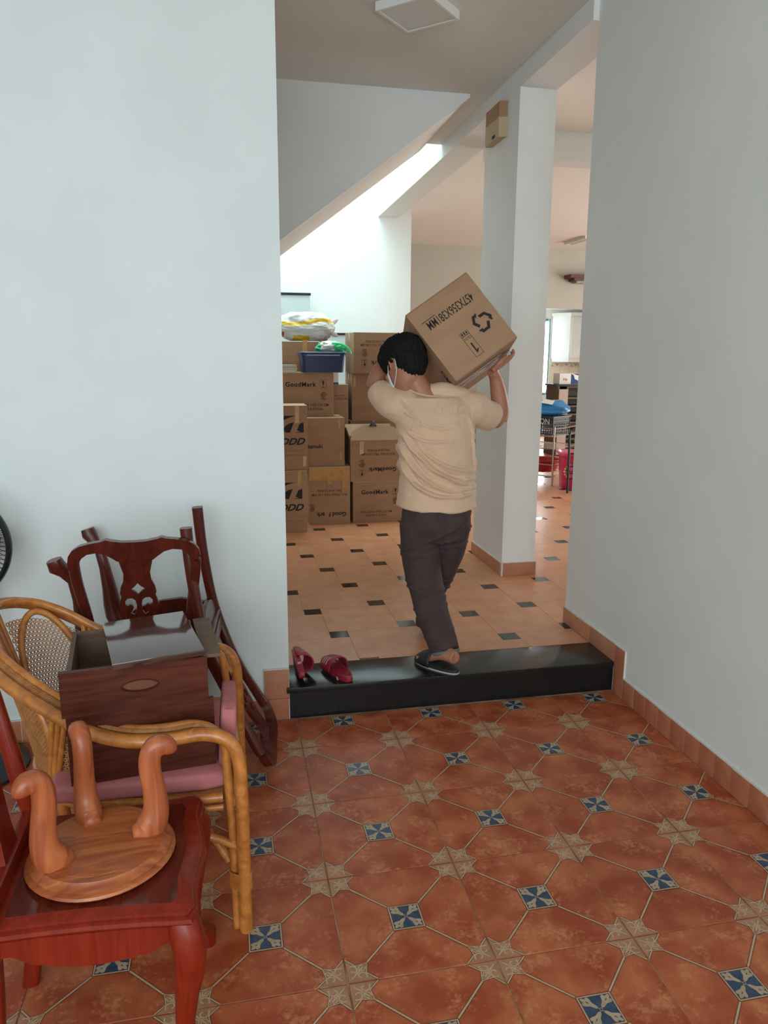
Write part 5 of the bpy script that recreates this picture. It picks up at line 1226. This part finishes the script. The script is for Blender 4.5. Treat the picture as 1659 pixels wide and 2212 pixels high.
for a, b in (((5.30, 12.31, .86), (5.34, 12.39, 2.32)), ((5.905, 12.31, .86), (5.93, 12.34, 2.32)), ((5.34, 12.31, .86), (5.89, 12.39, .90)), ((5.34, 12.31, 2.28), (5.89, 12.39, 2.32)), ((5.60, 12.33, .90), (5.63, 12.37, 2.28))): wn.span(a, b)
win = struct('window_1', wn, 'window_frame')
mat('window_glass', (0.9, 0.97, 1.0), 0.02, trans=1.0)
mb = MB(); mb.span((5.34, 12.345, .90), (5.60, 12.349, 2.28)); mb.build('pane', 'window_glass', win)
mb = MB(); mb.span((5.63, 12.345, .90), (5.89, 12.349, 2.28)); mb.build('pane', 'window_glass', win)
for xx in (5.40, 5.47, 5.54, 5.69, 5.76, 5.83):
    mb = MB(); mb.tube([(xx, 12.40, .90), (xx, 12.40, 2.28)], 0.006, 6); mb.build('bar', 'kit_white', win)
cb = thing('wall_cabinet', 'white kitchen wall cabinet with panelled door beside the window', 'cabinet', (6.10, 12.29, 1.56))
mb = MB(); mb.prism([(-0.14, 0.0), (0.08, -0.33), (1.2, -0.33), (1.2, 0.0)], 'z', 0.0, 0.80); mb.build('body', 'cab_white', cb)
mb = MB(); mb.prism([(-0.16, 0.0), (0.07, -0.36), (1.2, -0.36), (1.2, 0.0)], 'z', 0.80, 0.86); mb.build('cornice', 'cab_white', cb)
mb = MB(); mb.prism([(-0.12, 0.0), (0.09, -0.31), (1.2, -0.31), (1.2, 0.0)], 'z', -0.06, 0.0); mb.build('light_rail', 'cab_white', cb)
for k_ in range(2):
    xa = 0.095 + 0.46 * k_
    mb = MB(); mb.span((xa, -0.350, 0.02), (xa + 0.45, -0.331, 0.78)); d = mb.build('door', 'cab_white', cb)
    mb = MB(); mb.plate([(xa + .05, .07), (xa + .40, .07), (xa + .40, .73), (xa + .05, .73)], [[(xa + .065, .085), (xa + .385, .085), (xa + .385, .715), (xa + .065, .715)]], 'y', -0.356, -0.350); mb.build('door_moulding', 'cab_white', d)
    mb = MB(); mb.tube([(xa + .42, -0.352, 0.08), (xa + .42, -0.375, 0.10), (xa + .42, -0.375, 0.16), (xa + .42, -0.352, 0.18)], 0.005, 6); mb.build('handle', 'grey_metal', d)
# dark red shelf high on the far wall
mat('shelf_red', (0.10, 0.018, 0.014), 0.4)
sf = thing('wall_shelf', 'small dark red wooden shelf high on the far right wall', 'shelf', (5.15, 9.85, 2.78))
mb = MB(); mb.span((-0.12, -0.24, 0.02), (0.5, 0.0, 0.07)); mb.build('shelf_board', 'shelf_red', sf)
mb = MB(); mb.span((-0.04, -0.20, -0.02), (0.5, 0.0, 0.02)); mb.build('lower_board', 'shelf_red', sf)
mb = MB(); mb.span((0.02, -0.16, -0.05), (0.5, 0.0, -0.0205)); mb.build('pale_underside', 'paper_grey', sf)
# steel rack with crate, parcel and red basin
mat('chrome', (0.42, 0.38, 0.34), 0.3, metal=0.9); mat('crate_black', (0.020, 0.022, 0.022), 0.45); mat('parcel_blue', (0.012, 0.16, 0.42), 0.35, (0.02, 0.22, 0.50), 14, bump=0.6, bscale=16); mat('pink_plastic', (0.62, 0.035, 0.115), 0.35); mat('pink_lid', (0.68, 0.10, 0.20), 0.3); mat('red_plastic', (0.36, 0.01, 0.012), 0.4); mat('label_white', (0.75, 0.75, 0.73), 0.6); mat('print_yellow', (0.72, 0.58, 0.12), 0.5); mat('print_peach', (0.75, 0.42, 0.30), 0.5); mat('white_print', (0.7, 0.7, 0.7), 0.6); mat('dark_frame', (0.012, 0.010, 0.010), 0.4); mat('shelf_wood', (0.10, 0.055, 0.035), 0.5); mat('pale_door', (0.42, 0.32, 0.28), 0.5)
rk = thing('steel_rack', 'chrome wire rack behind the pillar holding the black crate', 'rack', (3.38, 6.56, ZU), (0, 0, 0.0))
RW, RD = 0.32, 0.42
lv = (0.11, 0.24, 0.42, 0.645)
for xx, yy in ((-0.06, -0.38), (0.42, 0.02), (0.07, 0.42), (-0.41, 0.02)):
    mb = MB(); mb.tube([(xx, yy, 0.0), (xx, yy, 0.67)], 0.011, 8); mb.build('post', 'chrome', rk, 40)
cor = [(-0.06, -0.38), (0.42, 0.02), (0.07, 0.42), (-0.41, 0.02)]
for z in lv + (0.56,):
    mb = MB()
    for i in range(4): a, b = cor[i], cor[(i + 1) % 4]; mb.tube([(a[0], a[1], z), (b[0], b[1], z)], 0.006, 6)
    mb.build('shelf_rail', 'chrome', rk, 40)
for z in (0.11, 0.42, 0.56):
    mb = MB()
    for i in range(1, 12):
        t = i / 12; a = Vector(cor[0]).lerp(Vector(cor[3]), t); b = Vector(cor[1]).lerp(Vector(cor[2]), t); mb.tube([(a.x, a.y, z + .004), (b.x, b.y, z + .004)], 0.003, 5)
    mb.build('shelf_wires', 'chrome', rk, 40)['kind'] = 'stuff'
ct = thing('plastic_crate', 'black slatted plastic crate lettered AEON on the chrome rack', 'crate', (3.345, 6.565, ZU + 0.5715), (0, 0, -1.01))
def cratewall(w_, h_, nx, nz):
    mb = MB(); tt = 0.006
    for i in range(nx + 1): x = lerp(-w_ / 2, w_ / 2, i / nx); mb.span((x - .005, 0, 0), (x + .005, tt, h_))
    for j in range(nz + 1): z = lerp(0, h_, j / nz); mb.span((-w_ / 2, 0, max(0, z - .005)), (w_ / 2, tt, min(h_, z + .005)))
    mb.span((-w_ / 2, 0, h_ * .62), (w_ / 2, tt, h_)); return mb
for M_, w_ in ((Matrix.Translation((0, -0.17, 0)), 0.50), (Matrix.Translation((0, 0.164, 0)), 0.50), (Matrix.Translation((0.25, 0, 0)) @ Matrix.Rotation(PI / 2, 4, 'Z'), 0.34), (Matrix.Translation((-0.244, 0, 0)) @ Matrix.Rotation(PI / 2, 4, 'Z'), 0.34)):
    src = cratewall(w_, 0.20, int(w_ / 0.03), 6); put(src, M_, 'wall', 'crate_black', ct)
mb = MB(); mb.span((-0.25, -0.17, 0), (0.25, 0.17, 0.008)); mb.build('bottom', 'crate_black', ct)
for M_, w_ in ((Matrix.Translation((0, -0.178, 0.20)), 0.53), (Matrix.Translation((0, 0.172, 0.20)), 0.53), (Matrix.Translation((0.256, 0, 0.2)) @ Matrix.Rotation(PI / 2, 4, 'Z'), 0.36), (Matrix.Translation((-0.256, 0, 0.2)) @ Matrix.Rotation(PI / 2, 4, 'Z'), 0.36)):
    mb = MB(); mb.box((0, 0, 0), (w_, 0.022, 0.014), 0, M_); mb.build('rim', 'crate_black', ct)
put(text_mb('AEON', 0.085, 0.004), Matrix.Translation((0.090, -0.1715, 0.145)), 'brand_lettering', 'white_print', ct)
pb = thing('blue_parcel', 'blue plastic mailing parcel with white label in the black crate', 'parcel', (3.325, 6.50, ZU + 0.862), (0.22, 0.0, -0.35))
bm = crumple((0.29, 0.20, 0.075), 5.0, 0.016, 16); mb = MB(); mb.bm(bm); mb.build('parcel', 'parcel_blue', pb, 80)
mb = MB(); mb.box((0, 0, 0), (0.13, 0.10, 0.002), 0, Matrix.Translation((0.03, -0.09, 0.098)) @ Matrix.Rotation(0.22, 4, 'X') @ Matrix.Rotation(-0.35, 4, 'Z')); mb.build('address_label', 'label_white', pb)
mb = MB(); mb.box((0, 0, 0), (0.14, 0.08, 0.002), 0, Matrix.Translation((-0.16, -0.06, 0.098)) @ Matrix.Rotation(0.12, 4, 'X') @ Matrix.Rotation(0.2, 4, 'Z')); mb.build('second_label', 'label_white', pb)
rb = thing('red_basin', 'red plastic basin on the low shelf of the chrome rack', 'basin', (3.36, 6.56, ZU + 0.1265))
mb = MB(); mb.lathe([(0.15, 0.0), (0.16, 0.004), (0.21, 0.13), (0.225, 0.135), (0.222, 0.14), (0.20, 0.132), (0.15, 0.012), (0.01, 0.010)], 32, cap=False); mb.build('basin', 'red_plastic', rb, 40)
pk = thing('pink_bucket', 'tall pink lidded bucket lettered Surf beside the chrome rack', 'bucket', (3.575, 6.05, ZU), (0, 0, -0.30))
def taper(z, w_, d_): return rr(w_, d_, z, 0.045, 6)
mb = MB(); mb.loft([taper(0.0, 0.37, 0.26), taper(0.012, 0.385, 0.275), taper(0.375, 0.435, 0.315)]); bu = mb.build('bucket', 'pink_plastic', pk, 40)
mb = MB(); mb.loft([taper(0.3755, 0.47, 0.35), taper(0.385, 0.475, 0.355), taper(0.402, 0.475, 0.355), taper(0.415, 0.44, 0.32), taper(0.418, 0.36, 0.25)]); mb.build('lid', 'pink_lid', pk, 40)
tm = Matrix.Translation((-0.100, -0.1580, 0.20)) @ Matrix.Rotation(0.055, 4, 'X')
for k_ in range(14):
    a = 2 * PI * k_ / 14; put(flat([(0.013 * math.cos(b) + 0.078 * math.cos(a), 0.013 * math.sin(b) + 0.070 * math.sin(a)) for b in [2 * PI * i / 10 for i in range(10)]]), tm, 'flower', 'print_yellow' if k_ % 3 == 0 else 'print_peach', bu)
put(flat([(0.070 * math.cos(b), 0.060 * math.sin(b)) for b in [2 * PI * i / 24 for i in range(24)]]), tm @ Matrix.Translation((0, -0.0006, 0)), 'badge', 'pink_lid', bu)
put(text_mb('Surf', 0.085, 0.014), tm @ Matrix.Translation((0.0, -0.0014, 0)), 'brand_lettering', 'print_black', bu)
ld = thing('black_stand', 'black tubular metal stand in front of the pink bucket', 'stand', (3.30, 5.735, ZU))
for xx in (0.0, 0.40):
    mb = MB(); mb.tube(spline([(xx, 0.0, 0.0), (xx + 0.02, 0.05, 0.42), (xx + 0.03, 0.08, 0.62), (xx + 0.08, 0.10, 0.67), (xx + 0.2, 0.11, 0.70)], 5) if xx == 0 else [(xx, 0.0, 0.0), (xx + 0.02, 0.09, 0.70)], 0.014, 8); mb.build('upright', 'dark_frame', ld, 40)
for z in (0.03, 0.155, 0.285, 0.42, 0.56):
    mb = MB(); mb.tube([(z * .05, 0.12 * z, z), (0.40 + z * .03, 0.13 * z, z)], 0.009, 8); mb.build('rung', 'dark_frame', ld, 40)
# brown shelving with a tissue pack on top
sh_ = thing('wooden_shelving', 'dark brown wooden shelving with pale door behind the rack', 'shelving', (4.80, 8.85, ZU))
for xa in (-0.33, -0.19, 0.62):
    mb = MB(); mb.span((xa, -0.2, 0.0), (xa + 0.03, 0.2, 1.02)); mb.build('side', 'shelf_wood', sh_)
for z in (0.0, 0.12, 0.24, 0.36, 0.48, 0.60, 0.72, 0.84, 1.0):
    mb = MB(); mb.span((-0.16, -0.2, z), (0.62, 0.2, z + 0.022)); mb.build('shelf', 'shelf_wood', sh_)
mb = MB(); mb.span((-0.30, 0.18, 0.0), (0.62, 0.2, 1.02)); mb.build('back', 'shelf_wood', sh_)
mb = MB(); mb.span((-0.315, -0.215, 0.02), (-0.175, -0.2, 0.98)); mb.build('door', 'pale_door', sh_)
mb = MB(); mb.span((-0.36, -0.23, 1.0225), (0.65, 0.2, 1.05)); mb.build('top', 'dark_frame', sh_)
tp = thing('tissue_pack', 'white and blue pack of tissues lettered Ha on the brown shelving', 'packet', (4.79, 8.70, ZU + 1.0505))
mb = MB(); mb.span((-0.28, 0, 0), (0.30, 0.22, 0.155), bev=0.006); b_ = mb.build('pack', 'label_white', tp, 30)
mb = MB(); mb.add([(x, -0.0008, z) for x, z in ((-0.10, 0.004), (0.298, 0.004), (0.298, 0.028), (0.05, 0.035), (-0.04, 0.075), (-0.06, 0.13), (-0.10, 0.15))], [tuple(range(7))]); mb.build('blue_wave', 'tub_lid', b_, fix=False)
mb = MB(); mb.add([(x, -0.0008, z) for x, z in ((-0.08, 0.152), (0.10, 0.152), (0.04, 0.120), (-0.02, 0.135))], [tuple(range(4))]); mb.build('blue_wave', 'tub_lid', b_, fix=False)
put(text_mb('Ha', 0.10, 0.016, sx=.9), Matrix.Translation((0.075, -0.0014, 0.078)), 'brand_lettering', 'red_plastic', b_)
put(text_mb('Ha', 0.06, 0.012), Matrix.Translation((-0.19, -0.0014, 0.068)), 'brand_lettering', 'red_plastic', b_)
